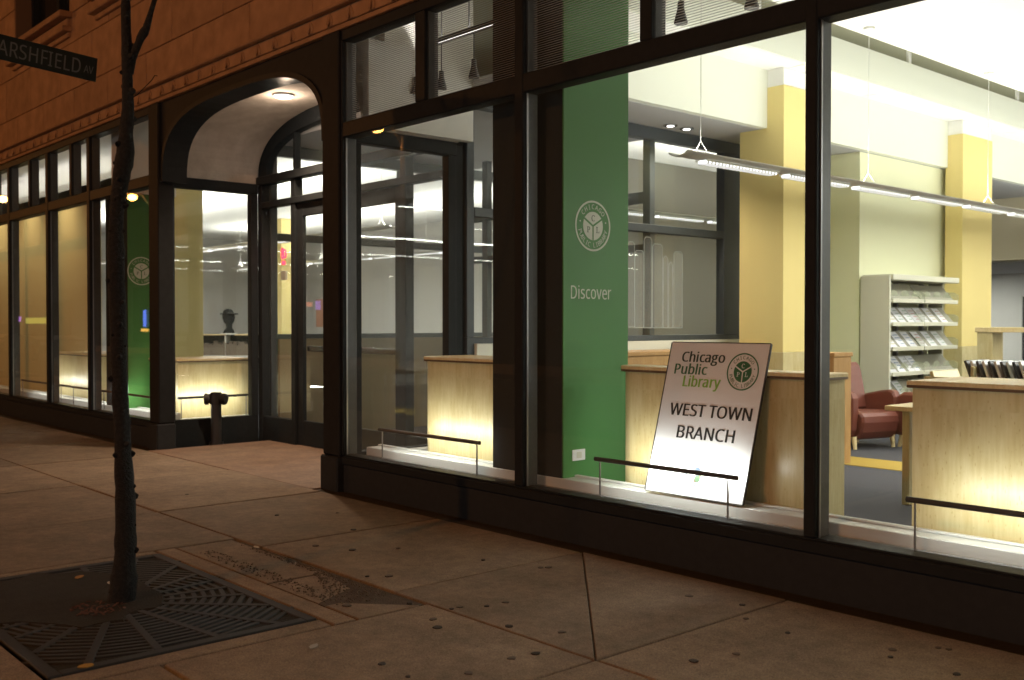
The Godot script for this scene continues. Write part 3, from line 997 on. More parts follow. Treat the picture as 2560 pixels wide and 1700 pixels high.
	# window ledge inside the glass: flat sill, riser and top
	for r in [[-22.0, -10.56], [-6.775, 3.6]]:
		s = S()
		box(s, Vector3(r[0], 0.20, -0.20), Vector3(r[1], 0.262, -0.126))
		structure("window_sill", s, M.sill_in)
		s = S()
		box(s, Vector3(r[0], 0.0, -0.345), Vector3(r[1], 0.322, -0.202), 0.004)
		box(s, Vector3(r[0], 0.3225, -0.342), Vector3(r[1], 0.335, -0.31), 0.003)
		structure("window_ledge", s, M.ledge)
	s = S()
	box(s, Vector3(-10.70, 0.0, -1.2), Vector3(-10.555, 0.262, -0.346), 0.004)
	structure("window_ledge", s, M.ledge)
	s = S()
	box(s, Vector3(-6.885, 0.0, -1.2), Vector3(-6.78, 0.262, -0.346), 0.004)
	structure("window_ledge", s, M.ledge)
	# back of house: white wall with a dark door
	var d := thing("back_door", "dark grey door in the white wall at the back of the library", "door", Vector3(-8.15, 0, -16.99))
	bx("door_leaf", Vector3(-0.30, 0.0, 0.0), Vector3(0.30, 1.83, 0.05), M.metal_in, d)
	bx("door_frame", Vector3(-0.36, 0.0, 0.0), Vector3(-0.305, 1.9, 0.07), M.white, d)
	bx("door_frame", Vector3(0.305, 0.0, 0.0), Vector3(0.36, 1.9, 0.07), M.white, d)
	bx("door_frame", Vector3(-0.36, 1.835, 0.0), Vector3(0.36, 1.9, 0.072), M.white, d)
	bx("handle", Vector3(0.18, 0.9, 0.051), Vector3(0.27, 0.93, 0.09), M.chrome, d)

func columns() -> void:
	# two dark structural columns behind the storefront, each with a green banner on its right face
	for e in [[-4.57, "green wall panel with round white library seal and the word Discover", "dark column behind the glass left of the green Discover panel"], [-11.66, "green panel with round seal in the storefront behind the street tree", "dark column in the left storefront behind the street tree trunk"]]:
		var x: float = e[0]
		var c := thing("column", e[2], "column", Vector3.ZERO, "dark columns behind the storefront")
		var high := 4.74 if x > -8.0 else 2.79
		bx("shaft", Vector3(x - 0.68, 0.0, -0.82 if x > -8.0 else -0.67), Vector3(x - 0.012, high, -0.206), M.column_dark, c)
		if high < 4.0:
			bx("capital", Vector3(x - 0.6, 2.792, -0.8), Vector3(x - 0.03, 3.74, -0.25), M.white, c)
		var b := thing("banner_panel", e[1], "banner")
		bx("panel", Vector3(x - 0.011, 0.2, -0.815 if x > -8.0 else -0.66), Vector3(x, 3.9 if x > -8.0 else 2.785, -0.208), M.green, b, 0.002)
		var tf := Transform3D(Basis(Vector3.UP, PI / 2), Vector3(x + 0.0002, 0, 0))
		seal(b, tf * Transform3D(Basis(), Vector3(0.475 if x > -8.0 else 0.365, 1.925 if x > -8.0 else 1.90, 0)), 0.163, M.pale, M.green_trim)
		var s := S()
		if x > -8.0:
			write(s, "Discover", sans, 0.275, 1.455, 0.083, 0.372, tf)
			put("lettering", s, M.pale, b)
	var o := thing("wall_outlet", "white electrical outlet plate low on the green panel", "outlet")
	bx("cover_plate", Vector3(-4.5699, 0.425, -0.40), Vector3(-4.562, 0.495, -0.285), M.paper, o)
	bx("socket", Vector3(-4.5619, 0.44, -0.365), Vector3(-4.5605, 0.48, -0.32), M.rack, o, 0.001)
	# yellow columns with wooden skirts
	var k := 0
	for e in [[-6.51, -5.97, -4.75, "yellow column between the vestibule window and the dark mullion"], [-6.20, -5.97, -8.80, "yellow column at the far end of the grey magazine rack"], [-6.4, -5.97, -12.9, "farthest yellow column past the bulkhead"]]:
		var t := thing("yellow_column", e[3], "column", Vector3(0, 0, 0), "yellow columns")
		var z: float = e[2]
		bx("shaft", Vector3(e[0], 1.0, z - 0.87), Vector3(e[1], 3.74, z), M.yellow, t, 0.003)
		bx("capital", Vector3(e[0] + 0.01, 3.741, z - 0.86), Vector3(e[1] - 0.01, 3.919, z - 0.01), M.ceiling, t, 0.003)
		bx("skirt", Vector3(e[0] - 0.012, 0.0, z - 0.882), Vector3(e[1] + 0.012, 0.999, z + 0.012), M.maple, t, 0.003)
		k += 1
	for e in [[-14.0, -13.28, -1.27, "yellow column seen through the left glass of the entrance"], [-20.2, -19.65, -6.6, "yellow column before the grey wall with the bust"]]:
		var t := thing("yellow_column", e[3], "column", Vector3.ZERO, "yellow columns")
		bx("shaft", Vector3(e[0], 0.0, e[2] - 0.6), Vector3(e[1], 3.545, e[2]), M.yellow, t, 0.003)

func counter(x0: float, x1: float, z0: float, z1: float, top: float, label: String, round_left := false) -> Node3D:
	var t := thing("counter", label, "counter")
	var body := PackedVector2Array([Vector2(x0 + 0.02, -z1), Vector2(x0 + 0.02, -z0), Vector2(x1 - 0.02, -z0), Vector2(x1 - 0.02, -z1)])
	var lid := PackedVector2Array([Vector2(x0, -z1 - 0.0), Vector2(x1, -z1), Vector2(x1, -z0 + 0.0), Vector2(x0, -z0)])
	if round_left:
		lid = PackedVector2Array()
		body = PackedVector2Array()
		for i in 9:
			var a := PI / 2 * i / 8.0
			var r := 0.14
			lid.append(Vector2(x0 + r - r * sin(a), -z1 + r - r * cos(a)))
			body.append(Vector2(x0 + 0.02 + r - r * sin(a), -z1 + 0.02 + r - r * cos(a)))
		lid.append_array(PackedVector2Array([Vector2(x0, -z0), Vector2(x1, -z0), Vector2(x1, -z1)]))
		body.append_array(PackedVector2Array([Vector2(x0 + 0.02, -z0), Vector2(x1 - 0.02, -z0), Vector2(x1 - 0.02, -z1 + 0.02)]))
	else:
		for i in body.size():
			if is_equal_approx(body[i].y, -z1):
				body[i].y += 0.02
	var tf := Transform3D(Basis(Vector3.RIGHT, -PI / 2), Vector3.ZERO)
	var flip := PackedVector2Array()
	for p in body:
		flip.append(Vector2(p.x, p.y))
	var s := S()
	prism(s, flip, 0.0, top - 0.035, tf)
	put("front_panel", s, M.maple, t)
	s = S()
	prism(s, lid, top - 0.034, top - 0.021, tf)
	put("edge_band", s, M.edge, t)
	s = S()
	prism(s, lid, top - 0.020, top, tf, 0.004)
	put("counter_top", s, M.maple_top, t)
	return t

func display_rail(at: Vector3, length: float, turn: float, energy: float, label: String, posts: Array) -> Node3D:
	# a dark tube on thin posts whose back holds a lamp that lights the display behind it; local x along the tube, -z towards the display
	var t := thing("display_rail", label, "display light", at, "display light rails along the window ledge")
	t.rotation.y = turn
	var s := S()
	tube(s, [Vector3(0, 0, 0), Vector3(length, 0, 0)], [0.0135, 0.0135], 14)
	put("tube", s, M.rail, t)
	for p in posts:
		s = S()
		tube(s, [Vector3(p, -0.0135, 0), Vector3(p, -at.y + 0.264, 0)], [0.0055, 0.0055], 8)
		put("post", s, M.post, t)
	s = S()
	box(s, Vector3(0.04, -0.007, -0.019), Vector3(length - 0.04, 0.005, -0.0137), 0.002)
	put("lamp_strip", s, M.tube, t)
	area(Vector3(length * 0.5, -0.001, -0.0215), Vector3(0, -0.22, -1), Vector2(length - 0.1, 0.012), energy * length, Color(0.98, 1.0, 0.96), t)
	return t

func furniture() -> void:
	counter(-6.338, -5.262, -0.90, -0.37, 1.045, "pale maple counter left of the dark column, lit from the ledge", true)
	counter(-4.309, -2.835, -0.605, -0.37, 1.038, "pale maple counter behind the white branch sign", true)
	counter(-2.392, 0.4, -0.92, -0.37, 1.025, "pale maple counter at the right edge of the window")
	counter(-15.0, -13.35, -1.0, -0.40, 0.90, "small pale counter in the far left storefront window")
	counter(-11.6, -10.82, -1.32, -0.42, 0.90, "pale counter inside the left glass of the entrance recess")
	display_rail(Vector3(-6.46, 0.492, -0.11), 1.19, 0, 0.44, "lamp rail in front of the counter left of the dark column", [0.04, 1.16])
	display_rail(Vector3(-4.20, 0.492, -0.11), 1.02, 0, 0.62, "lamp rail crossing the front of the white branch sign", [0.04, 0.96])
	display_rail(Vector3(-2.255, 0.502, -0.11), 1.9, 0, 0.40, "lamp rail in front of the rightmost counter", [0.04, 1.4])
	display_rail(Vector3(-15.3, 0.50, -0.11), 1.42, 0, 0.34, "long lamp rail at the foot of the tan wall, far left window", [0.04, 1.32])
	display_rail(Vector3(-13.7, 0.50, -0.11), 1.3, 0, 0.36, "lamp rail before the small counter in the far left window", [0.04, 0.5, 1.25])
	display_rail(Vector3(-12.2, 0.50, -0.11), 1.5, 0, 0.4, "lamp rail behind the street tree under the dark green panel", [0.04, 1.44])
	display_rail(Vector3(-10.60, 0.49, -0.33), 0.86, PI / 2, 0.42, "lamp rail inside the left glass of the entrance recess", [0.04, 0.80])
	# the leaning branch sign
	var bl := Vector3(-3.885, 0.337, -0.2)
	var br := Vector3(-3.211, 0.337, -0.2)
	var tl := Vector3(-3.826, 1.181, -0.375)
	var ex := (br - bl).normalized()
	var ey := tl - bl
	ey = (ey - ex * ey.dot(ex)).normalized()
	var tf := Transform3D(Basis(ex, ey, ex.cross(ey)), bl)
	var sg := thing("branch_sign", "white leaning sign board reading WEST TOWN BRANCH in the window", "sign")
	var s := S()
	var quad4 := PackedVector2Array([Vector2(0, 0), Vector2(0.672, 0), Vector2(0.724, 0.868), Vector2(0.054, 0.868)])
	prism(s, quad4, -0.012, 0.0, tf)
	put("board", s, M.board, sg)
	s = S()
	for i in 4:
		var e0 := quad4[i]
		var e1 := quad4[(i + 1) % 4]
		var d := (e1 - e0).normalized()
		var n := Vector2(d.y, -d.x) * 0.005
		prism(s, PackedVector2Array([e0 + n * 0.2, e1 + n * 0.2, e1 + n, e0 + n]), -0.013, 0.003, tf)
	put("edging", s, M.board_edge, sg)
	var slant := func(x: float, y: float) -> Transform3D:
		return tf * Transform3D(Basis(Vector3(1, 0, 0), Vector3(0.06, 1, 0), Vector3(0, 0, 1)), Vector3(x, y, 0.0005))
	for w in [["Chicago", 0.139, 0.757, 0.058, 0.302, "ink_dark_green"], ["Public", 0.096, 0.685, 0.059, 0.232, "ink_mid"], ["Library", 0.168, 0.614, 0.062, 0.262, "ink_lime"], ["WEST TOWN", 0.099, 0.446, 0.069, 0.562, "ink"], ["BRANCH", 0.173, 0.319, 0.070, 0.395, "ink"]]:
		s = S()
		for k in 3:
			write(s, w[0], sans, 0.0, 0.0, w[3], w[4] - 0.004, slant.call(w[1] + 0.002 * k, w[2]) * Transform3D(Basis(), Vector3(0, 0, 0.0003 * k)))
		put("lettering", s, M[w[5]], sg)
	seal(sg, tf * Transform3D(Basis(), Vector3(0.569, 0.712, 0.0005)), 0.104, M.ink_green, M.board)
	# pale round city seal near the foot of the sign
	var ct := tf * Transform3D(Basis(), Vector3(0.346, 0.131, 0.0005))
	s = S()
	ring(s, 0.078, 0.083, 0.0, TAU, 0.001, ct)
	for k in 22:
		var a := TAU * k / 22.0
		box(s, Vector3(-0.004, -0.007, 0), Vector3(0.004, 0.007, 0.001), 0.0, ct * Transform3D(Basis(Vector3.BACK, a), Vector3(-sin(a) * 0.068, cos(a) * 0.068, 0)))
	var cs := put("city_seal", s, mat(0.012, 0.035, 0.06, 0.6), sg)
	for f in [[0.008, 0.012, 0.024, 0.25, 0.45, 0.8], [0.022, -0.006, 0.016, 0.8, 0.7, 0.15], [0.012, -0.028, 0.02, 0.25, 0.6, 0.2], [-0.002, -0.04, 0.012, 0.8, 0.35, 0.2], [-0.025, 0.008, 0.014, 0.75, 0.72, 0.45]]:
		s = S()
		ring(s, 0.0, f[2], 0.0, TAU, 0.0005 + f[2] * 0.03, ct * Transform3D(Basis(), Vector3(f[0], f[1], 0)))
		put("coloured_patch", s, mat(f[3] * 0.11, f[4] * 0.11, f[5] * 0.11, 0.6), cs)
	# grey magazine rack
	var rk := thing("magazine_rack", "tall grey metal magazine rack with sloping shelves against the pale wall", "rack")
	bx("end_panel", Vector3(-6.24, 0.0, -6.79), Vector3(-5.875, 1.85, -6.755), M.rack, rk)
	bx("end_panel", Vector3(-6.24, 0.0, -8.46), Vector3(-6.05, 1.85, -8.43), M.rack, rk)
	bx("back_panel", Vector3(-6.262, 0.0, -8.43), Vector3(-6.245, 1.84, -6.79), M.lime, rk)
	bx("canopy", Vector3(-6.24, 1.80, -8.46), Vector3(-5.85, 1.866, -6.795), M.rack, rk)
	for z in [-7.0, -7.55, -8.2]:
		bx("upright", Vector3(-6.244, 0.0, z - 0.02), Vector3(-6.19, 1.79, z + 0.02), M.post, rk)
	var tiers := [1.573, 1.300, 1.012, 0.719, 0.43]
	for j in 5:
		var y: float = tiers[j]
		for q in [[-7.545, -6.80], [-8.43, -7.565]]:
			var sh := bx("shelf", Vector3(-6.23, y - 0.03, q[0]), Vector3(-5.87, y - 0.015, q[1]), M.rack, rk, 0.002)
			s = S()
			box(s, Vector3(-5.872, y - 0.035, q[0]), Vector3(-5.85, y + 0.012, q[1]), 0.003)
			put("label_lip", s, M.rack, sh)
			s = S()
			box(s, Vector3(-0.004, 0.0, q[0] + 0.01), Vector3(0.004, 0.27, q[1] - 0.01), 0.002, Transform3D(Basis(Vector3.BACK, 0.72), Vector3(-5.885, y - 0.012, 0)))
			put("sloping_back", s, M.rack_dark, sh)
		if j != 1 and j != 2:
			for k in 6:
				s = S()
				var cz := -6.95 - 0.27 * k
				var poly := PackedVector2Array()
				for i in 9:
					poly.append(Vector2.from_angle(PI * i / 8.0) * Vector2(0.11, 0.10))
				prism(s, poly, -0.002, 0.002, Transform3D(Basis(Vector3.UP, PI / 2), Vector3(-5.93, y + 0.015, cz)))
				put("plastic_divider", s, M.acrylic, rk)
		for z in [-7.555, -8.435]:
			s = S()
			var poly2 := PackedVector2Array([Vector2(0, 0), Vector2(0.25, 0), Vector2(0.25, 0.09), Vector2(0.2, 0.12), Vector2(0.0, 0.13)])
			prism(s, poly2, -0.003, 0.003, Transform3D(Basis(), Vector3(-6.1, y - 0.01, z)))
			put("plastic_end", s, M.acrylic, rk)
	var rows := {1: [-6.82, -7.03, -7.25, -7.42, -7.62, -7.85, -8.10], 2: [-6.82, -7.05, -7.30, -7.56, -7.82, -8.08], 3: [-6.82, -7.03, -7.27, -7.43], 4: [-6.85, -7.1]}
	var tints := [mat(0.3, 0.3, 0.32, 0.4), mat(0.35, 0.10, 0.08, 0.4), mat(0.08, 0.16, 0.34, 0.4), mat(0.42, 0.33, 0.08, 0.4), mat(0.12, 0.25, 0.14, 0.4), mat(0.25, 0.24, 0.23, 0.4)]
	for j in rows:
		var names := {1: "upper filled shelf", 2: "middle filled shelf", 3: "third filled shelf", 4: "lowest filled shelf"}
		for k in rows[j].size():
			var z: float = rows[j][k]
			var tone := rng.randf_range(0.55, 0.75)
			var m := mat(tone, tone, tone * 1.06, 0.35)
			var mg := thing("magazine", "white magazine, %s from the left on the %s of the grey rack" % [ORD[k], names[j]], "magazine", Vector3(-5.90, tiers[j] - 0.008, z), "magazines on the grey rack")
			mg.rotation = Vector3(0, 0, 0.72)
			bx("cover", Vector3(0.004, 0.0, -0.175), Vector3(0.013, 0.245, -0.005), m, mg, 0.002)
			bx("spine", Vector3(0.002, 0.0, -0.006), Vector3(0.014, 0.24, 0.0), M.ink, mg, 0.001)
			s = S()
			for i in 4:
				box(s, Vector3(0.0131, 0.19 - i * 0.045, -0.16), Vector3(0.0136, 0.20 - i * 0.045, -0.04 - rng.randf() * 0.05))
			put("print", s, tints[rng.randi() % 6], mg)
	# red leather armchairs
	var ch := armchair()
	ch.position = Vector3(-5.62, 0, -5.62)
	ch.rotation.y = -0.30
	var fs := thing("footstool", "red leather footstool between the armchair and the small maple table", "footstool", Vector3(-5.02, 0, -6.0))
	fs.rotation.y = -0.3
	s = S()
	var sp := PackedVector2Array()
	for p in [[-0.26, 0.13], [0.22, 0.12], [0.27, 0.18], [0.28, 0.45], [0.25, 0.55], [0.18, 0.59], [-0.15, 0.58], [-0.27, 0.52]]:
		sp.append(Vector2(p[0], p[1]))
	prism(s, sp, -0.24, 0.24, Transform3D(), 0.03)
	put("seat", s, M.leather, fs)
	for p in [[0.2, -0.18], [0.2, 0.18], [-0.2, -0.18], [-0.2, 0.18]]:
		s = S()
		tube(s, [Vector3(p[0], 0.13, p[1]), Vector3(p[0] * 1.1, 0.0, p[1] * 1.1)], [0.028, 0.018], 8)
		put("leg", s, M.maple_top, fs)
	# brown low bookcases seen over the counters
	for e in [[Vector3(-6.82, 0, -4.6), Vector3(-6.35, 1.03, -2.3), "brown wooden bookcase under the vestibule window"], [Vector3(-5.14, 0, -4.35), Vector3(-4.97, 1.03, -4.05), "brown wooden case standing behind the red armchair"]]:
		var t := thing("bookcase", e[2], "bookcase", Vector3.ZERO, "brown low bookcases")
		bx("carcass", e[0], e[1] - Vector3(0, 0.04, 0), M.brown, t)
		bx("bookcase_top", e[0] + Vector3(-0.01, 0.0, -0.01) + Vector3(0, e[1].y - 0.039, 0), e[1] + Vector3(0.012, 0, 0.012), M.brown, t)
	s = S()
	box(s, Vector3(-0.06, 0, -0.05), Vector3(0.06, 0.003, 0.05), 0.0, Transform3D(Basis(Vector3.RIGHT, 0.5), Vector3(-3.92, 1.075, -0.72)))
	tag(put("paper_card", s, mat(0.75, 0.72, 0.5, 0.8)), "cream paper card propped on the counter left of the white sign", "card")
	# small maple table with a slanted wooden book display
	var tb := thing("side_table", "small maple table between the two right counters", "table", Vector3(-3.62, 0, -2.62))
	bx("table_top", Vector3(-0.06, 0.675, -0.75), Vector3(0.75, 0.71, 0.06), M.maple_top, tb)
	for p in [[0.03, -0.03], [0.63, -0.03], [0.03, -0.66], [0.63, -0.66]]:
		bx("leg", Vector3(p[0], 0.0, p[1] - 0.05), Vector3(p[0] + 0.055, 0.674, p[1] + 0.005), M.maple, tb)
	var bd := thing("book_display", "slanted maple book display standing on the small table", "display", Vector3(-3.48, 0.711, -2.75))
	bx("base_board", Vector3(0.0, 0.0, -0.4), Vector3(0.3, 0.02, 0.0), M.maple, bd)
	s = S()
	box(s, Vector3(-0.012, 0.0, -0.4), Vector3(0.012, 0.24, 0.0), 0.003, Transform3D(Basis(Vector3.BACK, 0.35), Vector3(0.13, 0.021, 0)))
	put("sloping_board", s, M.maple, bd)
	bx("side_board", Vector3(0.0, 0.021, -0.018), Vector3(0.28, 0.21, 0.0), M.maple, bd)
	# browser bin with slanted cases
	var bn := thing("browser_bin", "maple browser bin full of tilted cases behind the rightmost counter", "bin", Vector3(-2.95, 0, -2.30))
	bx("bin_wall", Vector3(0.0, 0.72, -0.34), Vector3(0.02, 1.02, 0.0), M.maple, bn)
	bx("bin_wall", Vector3(1.3, 0.72, -0.34), Vector3(1.32, 1.02, 0.0), M.maple, bn)
	bx("bin_wall", Vector3(0.02, 0.72, -0.02), Vector3(1.3, 0.93, 0.0), M.maple, bn)
	bx("bin_wall", Vector3(0.02, 0.72, -0.34), Vector3(1.3, 0.93, -0.32), M.maple, bn)
	bx("bin_floor", Vector3(0.0, 0.70, -0.34), Vector3(1.32, 0.72, 0.0), M.maple, bn)
	for p in [[0.02, -0.03], [1.25, -0.03], [0.02, -0.33], [1.25, -0.33]]:
		bx("leg", Vector3(p[0], 0.0, p[1]), Vector3(p[0] + 0.05, 0.70, p[1] + 0.02), M.maple, bn)
	var covers := [mat(0.78, 0.78, 0.78, 0.4), mat(0.05, 0.05, 0.06, 0.4), mat(0.5, 0.52, 0.2, 0.4), mat(0.45, 0.45, 0.5, 0.4), mat(0.1, 0.16, 0.1, 0.4), mat(0.5, 0.4, 0.12, 0.4)]
	for k in 30:
		s = S()
		box(s, Vector3(-0.009, 0.0, -0.26), Vector3(0.009, 0.35, 0.0), 0.002)
		var c := put("media_case", s, covers[(0 if k % 2 else 1) if k < 11 else rng.randi() % 6])
		c.position = Vector3(-2.89 + 0.038 * k + (0.03 if k > 10 else 0.0), 0.725, -2.345)
		c.rotation.z = 0.34 if k < 11 else -0.38
		var kind: String = "striped white and black case" if k < 11 else "coloured case"
		tag(c, "%s, %s from the left in the maple browser bin" % [kind, (ORD[k] if k < 20 else "twenty-" + ORD[k - 20] if k < 29 else "last")], "case", "cases in the browser bin")
	# maple bookcase end far right
	var bc := thing("open_bookcase", "open maple bookcase frame at the right edge, before the dark door", "bookcase", Vector3(-5.42, 0, -8.0))
	bx("side_panel", Vector3(0.0, 0.0, -0.3), Vector3(0.18, 1.19, 0.0), M.maple, bc)
	bx("side_panel", Vector3(1.6, 0.0, -0.3), Vector3(1.7, 1.19, 0.0), M.maple, bc)
	bx("bookcase_top", Vector3(-0.02, 1.191, -0.32), Vector3(1.72, 1.25, 0.02), M.maple_top, bc)
	bx("shelf", Vector3(0.181, 0.62, -0.29), Vector3(1.599, 0.65, -0.01), M.maple, bc)
	bx("shelf", Vector3(0.181, 0.2, -0.29), Vector3(1.599, 0.23, -0.01), M.maple, bc)
	# far left room: low shelves, books, bust
	var ls := thing("low_shelf", "low white bookshelf along the grey wall under the bust", "bookshelf", Vector3(-22.6, 0, -7.5))
	ls.rotation.y = 0.72
	bx("shelf_top", Vector3(-2.2, 1.0, -0.3), Vector3(2.2, 1.03, 0.02), M.maple_top, ls)
	bx("back_panel", Vector3(-2.2, 0.0, -0.3), Vector3(2.2, 0.999, -0.28), M.column_dark, ls)
	for x in [-2.2, -0.75, 0.7, 2.17]:
		bx("side_panel", Vector3(x, 0.0, -0.279), Vector3(x + 0.03, 0.999, 0.0), M.white, ls)
	bx("shelf", Vector3(-2.17, 0.48, -0.279), Vector3(2.17, 0.51, 0.0), M.white, ls)
	s = S()
	var x := -2.1
	while x < 2.1:
		var w := rng.randf_range(0.03, 0.06)
		box(s, Vector3(x, 0.0, -0.2), Vector3(x + w - 0.004, rng.randf_range(0.24, 0.36), 0.0), 0.004)
		x += w
	for k in 2:
		var bk := put("books", s, mat(0.16, 0.13, 0.10, 0.6)) if k == 0 else put("books", s, mat(0.10, 0.12, 0.10, 0.6))
		bk.set_meta("kind", "stuff")
		bk.position = Vector3(-22.6, 0.511 if k == 0 else 0.03, -7.5)
		bk.rotation.y = 0.72
		tag(bk, ["row of dark books on the top shelf under the bust", "row of dark books on the bottom shelf under the bust"][k], "books")
	var bust := thing("bust", "dark bust of a head on a white base upon the low shelf", "sculpture", Vector3(-22.36, 1.031, -6.72))
	s = S()
	var prof := [[0.0, 0.13], [0.03, 0.14], [0.10, 0.11], [0.16, 0.07], [0.24, 0.075], [0.30, 0.12], [0.40, 0.145], [0.48, 0.14], [0.56, 0.11], [0.60, 0.05]]
	var pp := []
	var pr := []
	for p in prof:
		pp.append(Vector3(0.02 * sin(p[0] * 9.0), p[0], 0))
		pr.append(p[1])
	tube(s, pp, pr, 14)
	box(s, Vector3(0.11, 0.33, -0.03), Vector3(0.17, 0.41, 0.03), 0.015)
	box(s, Vector3(-0.16, 0.47, -0.15), Vector3(0.19, 0.50, 0.15), 0.02)
	put("head", s, M.metal_brown, bust)
	bx("base", Vector3(-0.15, 0.0, -0.15), Vector3(0.15, 0.03, 0.15), M.white, bust)

func armchair() -> Node3D:
	# local +x is the front
	var t := thing("armchair", "red leather armchair between the maple counters", "armchair", Vector3.ZERO, "red leather armchairs")
	var s := S()
	# seat: a rounded bolster profile pushed across the chair
	var prof := PackedVector2Array()
	for p in [[-0.28, 0.13], [0.16, 0.09], [0.24, 0.11], [0.30, 0.18], [0.33, 0.28], [0.325, 0.34], [0.29, 0.375], [0.22, 0.39], [0.0, 0.385], [-0.28, 0.37]]:
		prof.append(Vector2(p[0], p[1]))
	prism(s, prof, -0.24, 0.24, Transform3D(), 0.02)
	put("seat", s, M.leather, t)
	s = S()
	prof = PackedVector2Array()
	for p in [[-0.30, 0.20], [-0.20, 0.30], [-0.14, 0.40], [-0.185, 0.58], [-0.225, 0.74], [-0.26, 0.84], [-0.31, 0.875], [-0.36, 0.86], [-0.385, 0.80], [-0.36, 0.5], [-0.33, 0.25]]:
		prof.append(Vector2(p[0], p[1]))
	prism(s, prof, -0.26, 0.26, Transform3D(), 0.025)
	put("backrest", s, M.leather, t)
	for z in [-0.33, 0.25]:
		s = S()
		prof = PackedVector2Array()
		for p in [[-0.32, 0.14], [0.20, 0.12], [0.25, 0.2], [0.27, 0.40], [0.265, 0.53], [0.23, 0.585], [0.16, 0.60], [0.05, 0.585], [-0.12, 0.55], [-0.33, 0.50]]:
			prof.append(Vector2(p[0], p[1]))
		prism(s, prof, z, z + 0.08, Transform3D(), 0.018)
		put("armrest", s, M.leather, t)
	for p in [[0.22, -0.26], [0.22, 0.26], [-0.27, -0.26], [-0.27, 0.26]]:
		s = S()
		tube(s, [Vector3(p[0], 0.13, p[1]), Vector3(p[0] + (0.02 if p[0] > 0 else -0.02), 0.0, p[1])], [0.03, 0.018], 8)
		put("leg", s, M.maple_top, t)
	return t

func pendant(at: Vector3, length: float, turn: float, up: float, down: float, cords: Array, ceiling: float, label: String) -> Node3D:
	# local x runs along the fitting; curved open tray with louvred lamps below and light above
	var t := thing("pendant_light", label, "pendant light", at, "long pendant lights")
	t.rotation.y = turn
	var s := S()
	var prof := []
	for i in 9:
		var a := -1.25 + 2.5 * i / 8.0
		prof.append(Vector2(sin(a * 0.8) * 0.112, 0.07 * (1.0 - cos(a * 0.8))))
	var tf := Transform3D(Basis(Vector3(0, 0, -1), Vector3.UP, Vector3(1, 0, 0)), Vector3.ZERO)
	for i in 8:
		var n := Vector2(0, 0.008)
		prism(s, PackedVector2Array([prof[i], prof[i + 1], prof[i + 1] + n, prof[i] + n]), 0.0, length, tf)
	put("tray", s, M.white, t)
	var x := 0.30
	while x < length - 0.9:
		s = S()
		box(s, Vector3(x, -0.026, -0.047), Vector3(x + 0.96, 0.001, 0.047), 0.008)
		var lp := put("lamp_lens", s, M.lens, t)
		s = S()
		var q := x + 0.01
		while q < x + 0.95:
			box(s, Vector3(q, -0.029, -0.050), Vector3(q + 0.012, 0.002, 0.050))
			q += 0.045
		box(s, Vector3(x - 0.015, -0.010, -0.056), Vector3(x + 0.975, 0.004, -0.0505))
		box(s, Vector3(x - 0.015, -0.010, 0.0505), Vector3(x + 0.975, 0.004, 0.056))
		var lv := put("louvre", s, M.rack, lp)
		lv.set_meta("kind", "stuff")
		x += 1.15
	s = S()
	box(s, Vector3(0.1, 0.03, -0.03), Vector3(length - 0.1, 0.045, 0.03), 0.004)
	put("lamp_top", s, M.lamp, t)
	for c in cords:
		s = S()
		tube(s, [Vector3(c, 0.15, 0), Vector3(c, ceiling - at.y, 0)], [0.0028, 0.0028], 6)
		tube(s, [Vector3(c, 0.04, 0.075), Vector3(c, 0.15, 0)], [0.0018, 0.0018], 6)
		tube(s, [Vector3(c, 0.04, -0.075), Vector3(c, 0.15, 0)], [0.0018, 0.0018], 6)
		tube(s, [Vector3(c, ceiling - at.y - 0.025, 0), Vector3(c, ceiling - at.y - 0.001, 0)], [0.05, 0.055], 12)
		put("cord", s, M.white, t)
	if up > 0:
		area(Vector3(length * 0.5, 0.052, 0), Vector3.UP, Vector2(length - 0.3, 0.06), up, Color(0.99, 1.0, 0.95), t)
	if down > 0:
		area(Vector3(length * 0.5, -0.040, 0), Vector3.DOWN, Vector2(length - 0.3, 0.06), down, Color(0.99, 1.0, 0.95), t)
	return t

